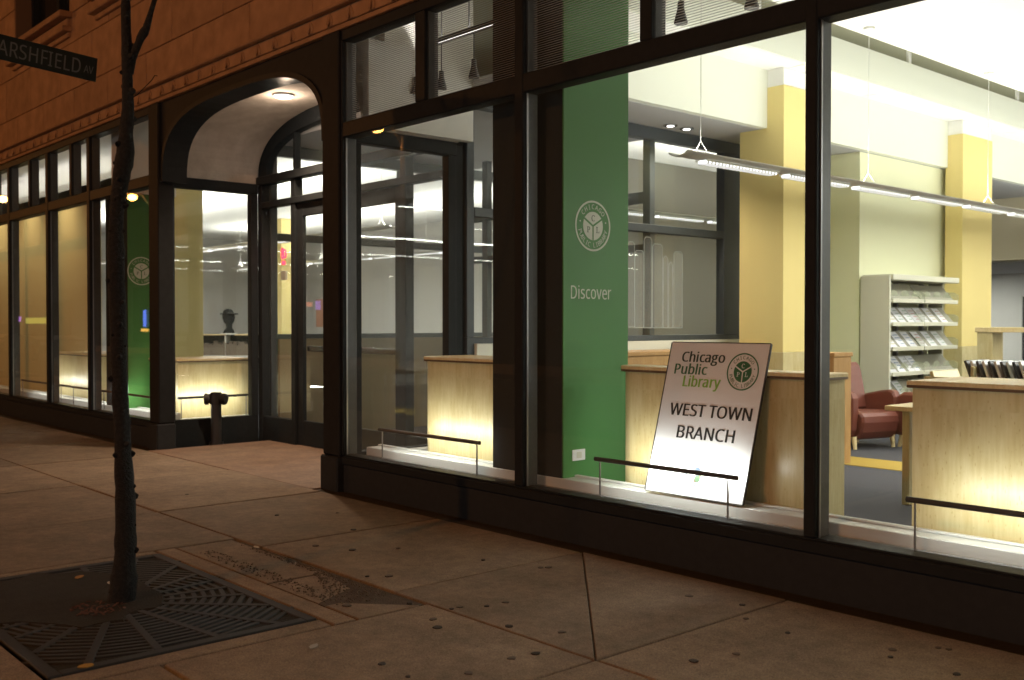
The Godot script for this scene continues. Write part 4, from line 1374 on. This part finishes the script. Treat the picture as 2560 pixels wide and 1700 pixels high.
func lamps_inside() -> void:
	pendant(Vector3(-5.0, 2.575, -1.86), 11.4, PI / 2, 19.0, 11.0, [0.28, 2.83, 5.43, 8.0, 10.6], 4.10, "long pendant light hanging in front of the yellow columns")
	pendant(Vector3(-1.6, 2.575, -2.2), 11.4, PI / 2, 24.0, 40.0, [0.28, 2.83, 5.43, 8.0, 10.6], 4.10, "long pendant light over the right part of the reading room")  # out of view, added to light the columns and pale wall
	pendant(Vector3(1.6, 2.575, -2.2), 11.4, PI / 2, 16.0, 18.0, [0.28, 2.83, 5.43, 8.0, 10.6], 4.10, "long pendant light nearest the right wall")  # another off-view row, put in for its light
	pendant(Vector3(-23.0, 2.60, -3.8), 11.5, 0, 30.0, 16.0, [0.3, 4.0, 7.7, 11.2], 3.55, "pendant light across the left room seen through the entrance glass")
	pendant(Vector3(-23.0, 2.60, -7.2), 11.5, 0, 26.0, 15.0, [0.3, 4.0, 7.7, 11.2], 3.55, "rear pendant light across the left room")  # extra pendant put in to light the left room
	pendant(Vector3(-9.0, 2.75, -4.9), 7.0, PI / 2, 13.0, 8.0, [0.3, 3.5, 6.7], 3.85, "pendant light in the hall behind the entrance doors")
	# cove lamp lying on the beam, shining on the ceiling
	var cv := thing("cove_lamp", "strip lamp lying on top of the cream beam", "cove light", Vector3(-6.2, 4.262, -9.0))
	bx("lamp_strip", Vector3(-0.04, 0.0, -6.8), Vector3(0.04, 0.03, 6.8), M.tube, cv)
	area(Vector3(0, 0.04, 0), Vector3.UP, Vector2(0.06, 13.0), 2.0, Color(0.99, 1.0, 0.95), cv)
	var cl := thing("cove_lamp", "strip lamp fixed behind the top of the tan partition wall", "cove light", Vector3(-18.8, 2.95, -1.19))
	bx("lamp_strip", Vector3(-3.6, 0.0, -0.03), Vector3(3.6, 0.03, 0.03), M.tube, cl)
	area(Vector3(0, 0.04, 0), Vector3.UP, Vector2(7.0, 0.05), 2.6, Color(1.0, 0.98, 0.94), cl)  # added uplight, hidden by the partition, whitens the view through the upper panes
	# wall washers over the tan partition in the left windows
	for e in [[-19.6, "farthest wall washer over the tan wall in the left windows"], [-17.9, "middle wall washer over the tan wall in the left windows"], [-16.2, "nearest wall washer over the tan wall in the left windows"]]:
		var t := thing("wall_washer", e[1], "spot lamp", Vector3(e[0], 3.62, -0.30), "wall washers over the tan wall")
		var s := S()
		tube(s, [Vector3(0, 0.0, 0), Vector3(0, 0.12, 0.03)], [0.05, 0.04], 14)
		put("shade", s, M.soffit, t)
		s = S()
		tube(s, [Vector3(0, -0.006, -0.001), Vector3(0, -0.001, 0)], [0.035, 0.04], 14)
		put("lens", s, M.lamp, t)
		var sp := SpotLight3D.new()
		sp.name = "washer_beam"
		sp.position = Vector3(0, -0.03, -0.01)
		sp.rotation_degrees = Vector3(-72, 0, 0)
		sp.spot_angle = 58.0
		sp.spot_range = 20.0
		sp.light_energy = 1.8
		sp.light_color = Color(1.0, 0.93, 0.75)
		sp.light_size = 0.03
		sp.shadow_enabled = true
		t.add_child(sp)
	var bp := thing("ceiling_panel", "square lamp panel in the low ceiling before the back door", "ceiling light", Vector3(-9.4, 2.299, -15.0))
	bx("diffuser", Vector3(-0.3, -0.02, -0.6), Vector3(0.3, 0.0, 0.6), M.tube, bp)
	area(Vector3(0, -0.025, 0), Vector3.DOWN, Vector2(0.55, 1.1), 7.0, Color(0.99, 1.0, 0.95), bp)  # fill lamp out of sight, added to light the back of the room
	# a small red neon sign behind the sidelight of the entrance
	var ne := thing("neon_sign", "small red neon sign glowing behind the sidelight of the entrance", "neon sign", Vector3(-10.17, 2.0, -1.36))
	for q in [[0.0, 0.10, 0.03], [0.0, 0.045, 0.03], [0.045, 0.07, 0.045], [0.0, -0.03, 0.014], [0.035, -0.033, 0.014]]:
		var s := S()
		var loop := []
		var w := []
		for k in 17:
			var a := TAU * k / 16.0
			loop.append(Vector3(q[0] + cos(a) * q[2] * 0.6, q[1] + sin(a) * q[2], 0))
			w.append(0.008)
		tube(s, loop, w, 7, false)
		put("neon_tube", s, glow(1.0, 0.02, 0.05, 5.0), ne)
	bx("transformer_box", Vector3(-0.05, -0.22, -0.03), Vector3(0.05, -0.12, 0.0), M.rack, ne)
	# recessed downlights in the soffit
	for e in [[-6.72, -3.86, "left of the two small downlights in the soffit over the vestibule"], [-6.72, -4.12, "right of the two small downlights in the soffit over the vestibule"], [-8.7, -2.6, "downlight over the doormat of the vestibule"]]:
		var t := thing("downlight", e[2], "downlight", Vector3(e[0], 3.319, e[1]), "downlights in the soffit")
		var s := S()
		tube(s, [Vector3(0, 0, 0), Vector3(0, -0.012, 0)], [0.075, 0.07], 18)
		put("trim_ring", s, M.chrome, t)
		s = S()
		tube(s, [Vector3(0, -0.0125, 0), Vector3(0, -0.017, 0)], [0.04, 0.036], 14)
		put("lens", s, M.lamp, t)
		var sp := SpotLight3D.new()
		sp.name = "downlight_beam"
		sp.position = Vector3(0, -0.03, 0)
		sp.rotation_degrees = Vector3(-90, 0, 0)
		sp.spot_angle = 55.0
		sp.spot_range = 20.0
		sp.light_energy = 2.0
		sp.light_color = Color(1.0, 0.95, 0.86)
		sp.light_size = 0.04
		sp.shadow_enabled = true
		t.add_child(sp)
	# track with bell-shaped spots above the display windows (unlit)
	var tr := thing("lighting_track", "thin track with hanging rods behind the upper window panes", "lighting track", Vector3(0, 0, -0.7))
	bx("track_bar", Vector3(-6.70, 3.515, -0.012), Vector3(-3.2, 3.525, 0.012), M.rail, tr)
	bx("track_side", Vector3(-6.70, 3.5255, 0.0125), Vector3(-3.2, 3.565, 0.016), M.rail, tr)
	bx("track_side", Vector3(-6.70, 3.5255, -0.016), Vector3(-3.2, 3.565, -0.0125), M.rail, tr)
	bx("lamp_strip", Vector3(-6.65, 3.526, -0.010), Vector3(-3.25, 3.532, 0.010), M.tube, tr)  # added uplight hidden in the track, brightens the ceiling behind the upper panes
	area(Vector3(-4.95, 3.536, 0.0), Vector3.UP, Vector2(3.3, 0.02), 6.5, Color(1.0, 0.98, 0.93), tr)
	for x in [-6.445, -6.1, -5.2, -4.3, -3.5]:
		var s := S()
		tube(s, [Vector3(x, 3.549, 0), Vector3(x, 4.749, 0)], [0.006, 0.006], 6)
		put("rod", s, M.rail, tr)
	var bell: Node3D
	for e in [[-6.78, 3.17, "bell spot lamp beside the leftmost upper pane's mullion"], [-6.446, 3.158, "left of the two bell lamps in the second upper pane"], [-6.041, 3.172, "right of the two bell lamps in the second upper pane"], [-4.038, 3.148, "left bell lamp in the rightmost upper pane with blinds"], [-3.518, 3.123, "right bell lamp in the rightmost upper pane with blinds"]]:
		if bell == null:
			bell = thing("bell_lamp", e[2], "spot lamp", Vector3.ZERO, "bell lamps on the track")
			var s := S()
			tube(s, [Vector3(0, 0.0, 0), Vector3(0, 0.012, 0), Vector3(0, 0.06, 0), Vector3(0, 0.09, 0), Vector3(0, 0.14, 0)], [0.042, 0.043, 0.03, 0.022, 0.02], 14)
			put("shade", s, M.rail, bell)
			s = S()
			tube(s, [Vector3(0, 0.141, 0), Vector3(0, 0.355, 0)], [0.005, 0.005], 6)
			put("stem", s, M.rail, bell)
			bell.position = Vector3(e[0], e[1], -0.7)
		else:
			copy(bell, e[2], Vector3(e[0], e[1], -0.7))

# ------------------------------------------------------------------ street
func street() -> void:
	# sodium street lamps along the far kerb; they light the front and are mirrored in the glass
	var l := thing("street_lamp", "sodium street lamp on the far kerb opposite the storefront", "street lamp", Vector3.ZERO, "street lamps on the far kerb")
	var s := S()
	tube(s, [Vector3(0, 0, 0.9), Vector3(0, 4, 0.9), Vector3(0, 7.0, 0.9)], [0.11, 0.085, 0.06], 12)
	put("pole", s, M.iron, l)
	s = S()
	tube(s, [Vector3(0, 6.6, 0.9), Vector3(0, 7.15, 0.45), Vector3(0, 7.22, 0.1)], [0.04, 0.035, 0.03], 8)
	put("arm", s, M.board_edge, l)
	s = S()
	box(s, Vector3(-0.14, 7.12, -0.35), Vector3(0.14, 7.25, 0.3), 0.05)
	put("lamp_head", s, M.iron, l)
	s = S()
	var sm := SphereMesh.new()
	sm.radius = 0.21
	sm.height = 0.30
	s.append_from(sm, 0, Transform3D(Basis(), Vector3(0, 7.0, 0)))
	put("lamp_globe", s, M.sodium, l)
	var o := OmniLight3D.new()
	o.name = "lamp_light"
	o.position = Vector3(0, 7.0, 0)
	o.light_color = Color(1.0, 0.64, 0.33)
	o.light_energy = 31.0
	o.omni_range = 80.0
	o.omni_attenuation = 2.0
	o.light_size = 0.1
	o.shadow_enabled = true
	l.add_child(o)
	l.position = Vector3(-2.6, 0, 12.7)
	var l2 := copy(l, "sodium street lamp mirrored in the glass under the transom", Vector3(-24.9, 0, 12.6))
	for n in l2.get_children():
		if n is OmniLight3D:
			n.light_energy = 27.0
	var l3 := copy(l2, "sodium street lamp mirrored beside the tree trunk", Vector3(-46.1, 0, 13.7))
	copy(l, "taller sodium street lamp mirrored at the far left edge", Vector3(-63.2, 0, 12.9)).scale = Vector3.ONE * 1.2

func street_things() -> void:
	# street tree
	var base := Vector3(-4.773, 0, 2.494)
	var r := Vector3(0.6652, 0, -0.7466)
	var prof := [[0.0, 0.0, 0.068], [0.03, 0.004, 0.065], [0.08, 0.01, 0.063], [0.133, 0.013, 0.061], [0.26, 0.017, 0.056], [0.377, 0.018, 0.052], [0.58, 0.015, 0.046], [0.783, 0.010, 0.042], [0.986, 0.001, 0.040], [1.189, -0.007, 0.042], [1.391, -0.010, 0.041], [1.593, -0.015, 0.043], [1.70, -0.017, 0.038], [1.795, -0.014, 0.036], [1.895, -0.006, 0.037], [1.95, 0.004, 0.044], [1.996, 0.012, 0.045], [2.05, 0.024, 0.045], [2.097, 0.032, 0.042], [2.197, 0.037, 0.033], [2.297, 0.045, 0.030], [2.398, 0.043, 0.029], [2.458, 0.043, 0.027], [2.52, 0.046, 0.028], [2.558, 0.044, 0.028], [2.679, 0.039, 0.024], [2.799, 0.037, 0.023], [3.2, 0.05, 0.020], [3.6, 0.02, 0.016], [4.1, 0.06, 0.011], [4.6, 0.05, 0.005]]
	var t := thing("street_tree", "bare young street tree with a forked trunk in the iron grate", "tree", base)
	var s := S()
	var pts := []
	var rad := []
	var nz := noise_image(0, 0, 0, 0, 81, 3)
	for i in prof.size() - 1:
		for k in 4:
			var f := k / 4.0
			var y: float = lerpf(prof[i][0], prof[i + 1][0], f)
			var sm := f * f * (3 - 2 * f)
			pts.append(r * lerpf(prof[i][1], prof[i + 1][1], sm) + Vector3(0, y, 0) + r.cross(Vector3.UP) * nz.get_noise_1d(y * 1.1) * 0.02)
			rad.append(0.9 * lerpf(prof[i][2], prof[i + 1][2], sm) * (1.0 + 0.16 * nz.get_noise_1d(y * 7.0 + 40.0) + 0.07 * nz.get_noise_1d(y * 26.0)))
	tube(s, pts, rad, 14)
	for k in 46:
		var y := 0.15 + k * 0.056 + rng.randf_range(-0.04, 0.04)
		var i := 0
		while i < pts.size() - 1 and pts[i].y < y:
			i += 1
		var a := rng.randf() * TAU
		var d := Vector3(cos(a), 0.15, sin(a))
		var p: Vector3 = pts[i] + d * float(rad[i]) * 0.75
		var kz := rng.randf_range(0.5, 1.25)
		tube(s, [p, p + d * 0.013 * kz, p + d * 0.021 * kz], [0.017 * kz, 0.013 * kz, 0.004], 7)
	put("trunk", s, M.bark, t)
	var limbs := [[[2.46, 0.05, 0], [2.53, 0.066, 0.0], [2.558, 0.076, 0], [2.60, 0.097, 0.0], [2.618, 0.108, 0.01], [2.645, 0.126, 0.012], [2.668, 0.138, 0.012], [2.739, 0.162, 0.02], [2.799, 0.185, 0.03], [3.1, 0.27, 0.06], [3.5, 0.38, 0.1], [4.0, 0.5, 0.16]], [[3.3, 0.045, 0], [3.6, -0.12, -0.1], [4.0, -0.3, -0.2], [4.4, -0.42, -0.26]], [[3.7, 0.03, 0], [4.0, 0.08, -0.25], [4.5, 0.12, -0.45]]]
	var lr := [[0.022, 0.020, 0.02, 0.017, 0.019, 0.022, 0.017, 0.012, 0.011, 0.010, 0.007, 0.003], [0.014, 0.011, 0.008, 0.003], [0.011, 0.008, 0.003]]
	for j in limbs.size():
		s = S()
		var q := []
		for p in limbs[j]:
			q.append(r * p[1] + Vector3(0, p[0], 0) + r.cross(Vector3.UP) * p[2])
		tube(s, q, lr[j], 9)
		put("branch", s, M.bark, t)
	for tw in [[[2.348, 0.065], [2.36, 0.088], [2.388, 0.116], [2.428, 0.156], [2.450, 0.170], [2.448, 0.182]], [[2.645, 0.126], [2.672, 0.118], [2.69, 0.121]]]:
		s = S()
		var q := []
		var w := []
		for p in tw:
			q.append(r * p[1] + Vector3(0, p[0], 0))
			w.append(0.0022)
		tube(s, q, w, 5)
		put("twig", s, M.bark, t)
	# cast-iron tree grate: frame, radial ribs, short bars between the ribs
	var gx := -4.765
	var gz := 2.525
	var hx := 0.85
	var hz := 0.565
	var g := thing("tree_grate", "rectangular cast-iron tree grate with rayed slots round the trunk", "tree grate", Vector3(gx, 0, gz))
	s = S()
	box(s, Vector3(-hx, -0.03, -hz), Vector3(hx, 0.001, -hz + 0.05), 0.003)
	box(s, Vector3(-hx, -0.03, hz - 0.05), Vector3(hx, 0.001, hz), 0.003)
	box(s, Vector3(-hx, -0.03, -hz + 0.05), Vector3(-hx + 0.05, 0.001, hz - 0.05), 0.003)
	box(s, Vector3(hx - 0.05, -0.03, -hz + 0.05), Vector3(hx, 0.001, hz - 0.05), 0.003)
	put("frame", s, M.iron, g)
	var n := 20
	var reach := func(a: float) -> float:
		return minf((hx - 0.05) / maxf(absf(cos(a)), 0.0001), (hz - 0.05) / maxf(absf(sin(a)), 0.0001))
	for i in n:
		var a := TAU * (i + 0.5) / n
		var d := Vector3(cos(a), 0, sin(a))
		s = S()
		var e: float = reach.call(a)
		box(s, Vector3(0.17, -0.028, -0.016), Vector3(e, 0.0, 0.016), 0.002, Transform3D(Basis(Vector3.UP, -a), Vector3.ZERO))
		put("rib", s, M.iron, g)
		var a1 := TAU * (i + 1.0) / n
		var rr := 0.19
		var e1: float = reach.call(a1)
		while rr < e1 - 0.02:
			var half := rr * tan(TAU / n * 0.5) - 0.010
			if half > 0.012:
				s = S()
				box(s, Vector3(rr, -0.026, -half), Vector3(rr + 0.022, -0.002, half), 0.002, Transform3D(Basis(Vector3.UP, -a1), Vector3.ZERO))
				put("bar", s, M.iron, g)
			rr += 0.044 if rr > 0.3 else 0.05
	s = S()
	var prev := Vector3.ZERO
	ring(s, 0.15, 0.19, 0.0, TAU, 0.03, Transform3D(Basis(Vector3.RIGHT, -PI / 2), Vector3(0, -0.029, 0)))
	put("collar", s, M.iron, g)
	s = S()
	var edge := PackedVector2Array()
	var sn := noise_image(0, 0, 0, 0, 91, 3)
	for k in 40:
		var a := TAU * k / 40.0
		var rr2 := 1.0 + 0.18 * sn.get_noise_2d(cos(a) * 2.0, sin(a) * 2.0)
		edge.append(Vector2(clampf(-0.26 + cos(a) * 0.58 * rr2, -0.84, 0.84), clampf(-0.14 + sin(a) * 0.40 * rr2, -0.555, 0.555)))
	prism(s, edge, -0.012, 0.0025, Transform3D(Basis(Vector3.RIGHT, -PI / 2), Vector3(gx, 0, gz)), 0.02)
	var soil := put("soil", s, mat(0.034, 0.03, 0.026, 0.95, 0.0, M.dirt.albedo_texture, 0.4, M.dirt.heightmap_texture, 0.8))
	soil.set_meta("kind", "structure")
	s = S()
	box(s, Vector3(gx - hx, -0.029, gz - hz), Vector3(gx + hx, -0.010, gz + hz))
	structure("soil", s, M.dirt)
	var lmm := MultiMesh.new()
	lmm.transform_format = MultiMesh.TRANSFORM_3D
	s = S()
	box(s, Vector3(-0.5, -0.06, -0.28), Vector3(0.5, 0.06, 0.28), 0.03)
	lmm.mesh = s.commit()
	lmm.instance_count = 90
	for i in 90:
		var a := rng.randf() * TAU
		var q := sqrt(rng.randf()) * 0.13
		lmm.set_instance_transform(i, Transform3D(Basis.from_euler(Vector3(rng.randf_range(-0.5, 0.5), rng.randf() * 6, rng.randf_range(-0.5, 0.5))).scaled(Vector3.ONE * rng.randf_range(0.008, 0.022)), Vector3(gx + 0.06 + cos(a) * q, 0.007, gz + 0.10 + sin(a) * q)))
	var lv := MultiMeshInstance3D.new()
	lv.name = "leaf_litter"
	lv.multimesh = lmm
	lv.material_override = mat(0.12, 0.055, 0.04, 0.9)
	lv.set_meta("kind", "stuff")
	add_child(tag(lv, "reddish dry leaf litter heaped at the foot of the street tree", "leaf litter"))
	for e in [["leaf", Vector3(-3.93, 0.006, 2.95), Color(0.45, 0.27, 0.06), "yellow fallen leaf on the border at the near edge of the grate"], ["leaf", Vector3(-5.327, 0.008, 2.50), Color(0.40, 0.19, 0.05), "orange fallen leaf on the grate left of the trunk"], ["paper_scrap", Vector3(-5.366, 0.006, 1.49), Color(0.55, 0.5, 0.4), "pale paper scrap lying in the open pavement joint"], ["paper_scrap", Vector3(-5.10, 0.008, 2.42), Color(0.55, 0.55, 0.5), "white paper scrap on the grate close to the trunk"], ["bottle_cap", Vector3(-3.563, 0.006, 2.184), Color(0.35, 0.33, 0.3), "flattened bottle cap on the pavement right of the grate"]]:
		s = S()
		var poly := PackedVector2Array()
		for k in 8:
			poly.append(Vector2.from_angle(TAU * k / 8.0) * Vector2(0.034, 0.016) * rng.randf_range(0.7, 1.1))
		prism(s, poly, 0.0, 0.003, Transform3D(Basis(Vector3.UP, rng.randf() * 3) * Basis(Vector3.RIGHT, -PI / 2 + 0.12), e[1]))
		tag(put(e[0], s, mat(e[2].r, e[2].g, e[2].b, 0.8)), e[3], e[0].replace("_", " "))
	# twin-outlet fire connection
	var f := thing("fire_connection", "dark twin-outlet fire department connection on a pipe beside the entrance", "fire connection", Vector3(-10.33, 0, -0.64))
	s = S()
	tube(s, [Vector3(0, -0.02, 0), Vector3(0, 0.02, 0), Vector3(0, 0.021, 0), Vector3(0, 0.44, 0)], [0.075, 0.075, 0.056, 0.056], 16)
	put("pipe", s, mat(0.032, 0.03, 0.029, 0.5, 0.1), f)
	s = S()
	tube(s, [Vector3(0, 0.425, 0), Vector3(0, 0.45, 0), Vector3(0, 0.52, 0), Vector3(0, 0.555, 0)], [0.06, 0.085, 0.085, 0.05], 16)
	put("tee_body", s, M.fdc, f)
	for sg in [-1.0, 1.0]:
		s = S()
		var d: Vector3 = (r * sg * 0.9 + Vector3(0.74, 0, 0.66) * 0.35).normalized()
		tube(s, [Vector3(0, 0.49, 0) + d * 0.04, Vector3(0, 0.487, 0) + d * 0.085, Vector3(0, 0.485, 0) + d * 0.086, Vector3(0, 0.483, 0) + d * 0.115, Vector3(0, 0.483, 0) + d * 0.128], [0.05, 0.05, 0.063, 0.063, 0.04], 16)
		put("outlet_cap", s, M.fdc, f)
	# street name sign
	var sgn := thing("street_sign", "dark green street name sign reading MARSHFIELD AV", "street sign", Vector3(-8.16, 3.372, 1.373))
	var rot := Basis(Vector3.RIGHT, -0.085)
	var tf := Transform3D(rot * Basis(Vector3.UP, PI / 2), Vector3.ZERO)
	s = S()
	box(s, Vector3(-0.93, -0.187, -0.003), Vector3(0.0, 0.0, 0.003), 0.001, tf)
	put("blade", s, M.sign_green, sgn)
	s = S()
	var front := tf * Transform3D(Basis(), Vector3(0, 0, 0.0032))
	write(s, "MARSHFIELD", sans, -0.815, -0.150, 0.112, 0.692, front)
	write(s, "AV", sans, -0.098, -0.132, 0.058, 0.072, front)
	put("lettering", s, M.sign_white, sgn)
	s = S()
	box(s, Vector3(-0.97, -0.15, -0.012), Vector3(-0.925, -0.03, 0.012), 0.004, tf)
	put("bracket", s, M.iron, sgn)
	var post := thing("sign_post", "steel post carrying the street name sign", "post", Vector3(-8.16, 0, 2.37))
	s = S()
	tube(s, [Vector3(0, -0.05, 0), Vector3(0, 3.75, 0)], [0.03, 0.03], 12)
	put("pole", s, M.iron, post)
	# what the street shows mirrored in the glass: a car with lit tail lamps, and a lit shop across the way
	var car := parked_car()
	car.position = Vector3(-43.0, -0.14, 8.9)
	copy(car, "dark car with lit red tail lamps farther down the road", Vector3(-50.5, -0.14, 9.4))
	var shop := thing("corner_shop", "low dark shop across the street with a lit yellow sign band", "building", Vector3(-71, 0, 17.0))
	bx("wall", Vector3(-9, 0, 0.3), Vector3(9, 6.5, 8), M.asphalt, shop)
	bx("shop_front", Vector3(-6, 0.3, 0.2), Vector3(6, 2.6, 0.299), M.dark_pane, shop)
	bx("sign_band", Vector3(-2.6, 1.15, 0.05), Vector3(2.4, 1.65, 0.199), glow(0.85, 0.8, 0.12, 1.2), shop)
	bx("neon_sign", Vector3(-4.0, 1.4, 0.1), Vector3(-3.5, 1.75, 0.19), glow(0.6, 0.25, 1.0, 2.0), shop)
	var opp := thing("lit_shop", "shop straight across the street with a long white lit window", "building", Vector3(-1, 0, 17.0))  # made-up shop out of view, neutral white fill for the storefront
	bx("wall", Vector3(-9, 0, 0.3), Vector3(9, 7.5, 8), M.asphalt, opp)
	bx("sill", Vector3(-7, 0.4, 0.1), Vector3(7, 0.6, 0.299), M.metal, opp)
	for k in 6:
		bx("shop_window", Vector3(-6.9 + 2.3 * k, 0.601, 0.2), Vector3(-4.7 + 2.3 * k, 2.8, 0.299), glow(0.85, 0.95, 1.0, 0.5), opp)
		bx("mullion", Vector3(-4.69 + 2.3 * k, 0.601, 0.15), Vector3(-4.61 + 2.3 * k, 2.8, 0.299), M.metal, opp)
	area(Vector3(0, 1.7, 0.14), Vector3(0, 0, -1), Vector2(13.5, 2.1), 15.0, Color(0.90, 0.96, 1.0), opp)  # the fill light itself, lifts the dark frames and window displays
	var bar := thing("neon_shop", "dark shop across the street with red and blue neon window signs", "building", Vector3(-46, 0, 17.0))
	bx("wall", Vector3(-10, 0, 0.3), Vector3(12, 7.5, 8), M.asphalt, bar)
	bx("shop_front", Vector3(-9, 0.3, 0.2), Vector3(11, 3.2, 0.299), M.dark_pane, bar)
	bx("neon_sign", Vector3(2.5, 4.4, 0.1), Vector3(2.9, 5.3, 0.29), glow(1.0, 0.03, 0.06, 6.0), bar)
	bx("neon_sign", Vector3(4.6, 2.05, 0.1), Vector3(5.5, 2.25, 0.19), glow(1.0, 0.25, 0.08, 4.0), bar)
	bx("neon_sign", Vector3(5.9, 1.9, 0.1), Vector3(6.2, 2.3, 0.19), glow(0.25, 0.2, 1.0, 4.0), bar)
	bx("neon_sign", Vector3(-7.4, 1.1, 0.1), Vector3(-7.2, 2.0, 0.19), glow(0.12, 0.22, 1.0, 5.0), bar)
	bx("neon_sign", Vector3(-7.7, 0.85, 0.1), Vector3(-6.9, 1.0, 0.19), glow(1.0, 0.55, 0.1, 5.0), bar)

func parked_car() -> Node3D:
	# local +x is the front
	var c := thing("car", "dark car with lit red tail lamps waiting nearest in the road", "car", Vector3.ZERO, "cars in the road")
	var paint := mat(0.03, 0.03, 0.035, 0.3, 0.4)
	var s := S()
	var side := PackedVector2Array()
	for p in [[-2.15, 0.30], [2.1, 0.28], [2.2, 0.55], [2.1, 0.80], [1.0, 0.95], [-1.7, 0.98], [-2.2, 0.90], [-2.25, 0.5]]:
		side.append(Vector2(p[0], p[1]))
	prism(s, side, -0.88, 0.88, Transform3D(), 0.04)
	put("body", s, paint, c)
	s = S()
	side = PackedVector2Array()
	for p in [[-1.65, 0.981], [0.95, 0.955], [0.25, 1.38], [-1.1, 1.42]]:
		side.append(Vector2(p[0], p[1]))
	prism(s, side, -0.74, 0.74, Transform3D(), 0.05)
	put("cabin", s, M.dark_pane, c)
	for p in [[-1.4, -0.9], [1.4, -0.9], [-1.4, 0.7], [1.4, 0.7]]:
		s = S()
		tube(s, [Vector3(p[0], 0.32, p[1]), Vector3(p[0], 0.32, p[1] + 0.2)], [0.32, 0.32], 20)
		put("wheel", s, M.gum, c)
	for z in [-0.78, 0.5]:
		s = S()
		box(s, Vector3(-2.27, 0.72, z), Vector3(-2.215, 0.88, z + 0.28), 0.02)
		put("tail_lamp", s, glow(1.0, 0.03, 0.02, 14.0), c)
	for z in [-0.8, 0.5]:
		s = S()
		box(s, Vector3(2.12, 0.6, z), Vector3(2.2, 0.74, z + 0.3), 0.02)
		put("headlight", s, M.sill_in, c)
	return c
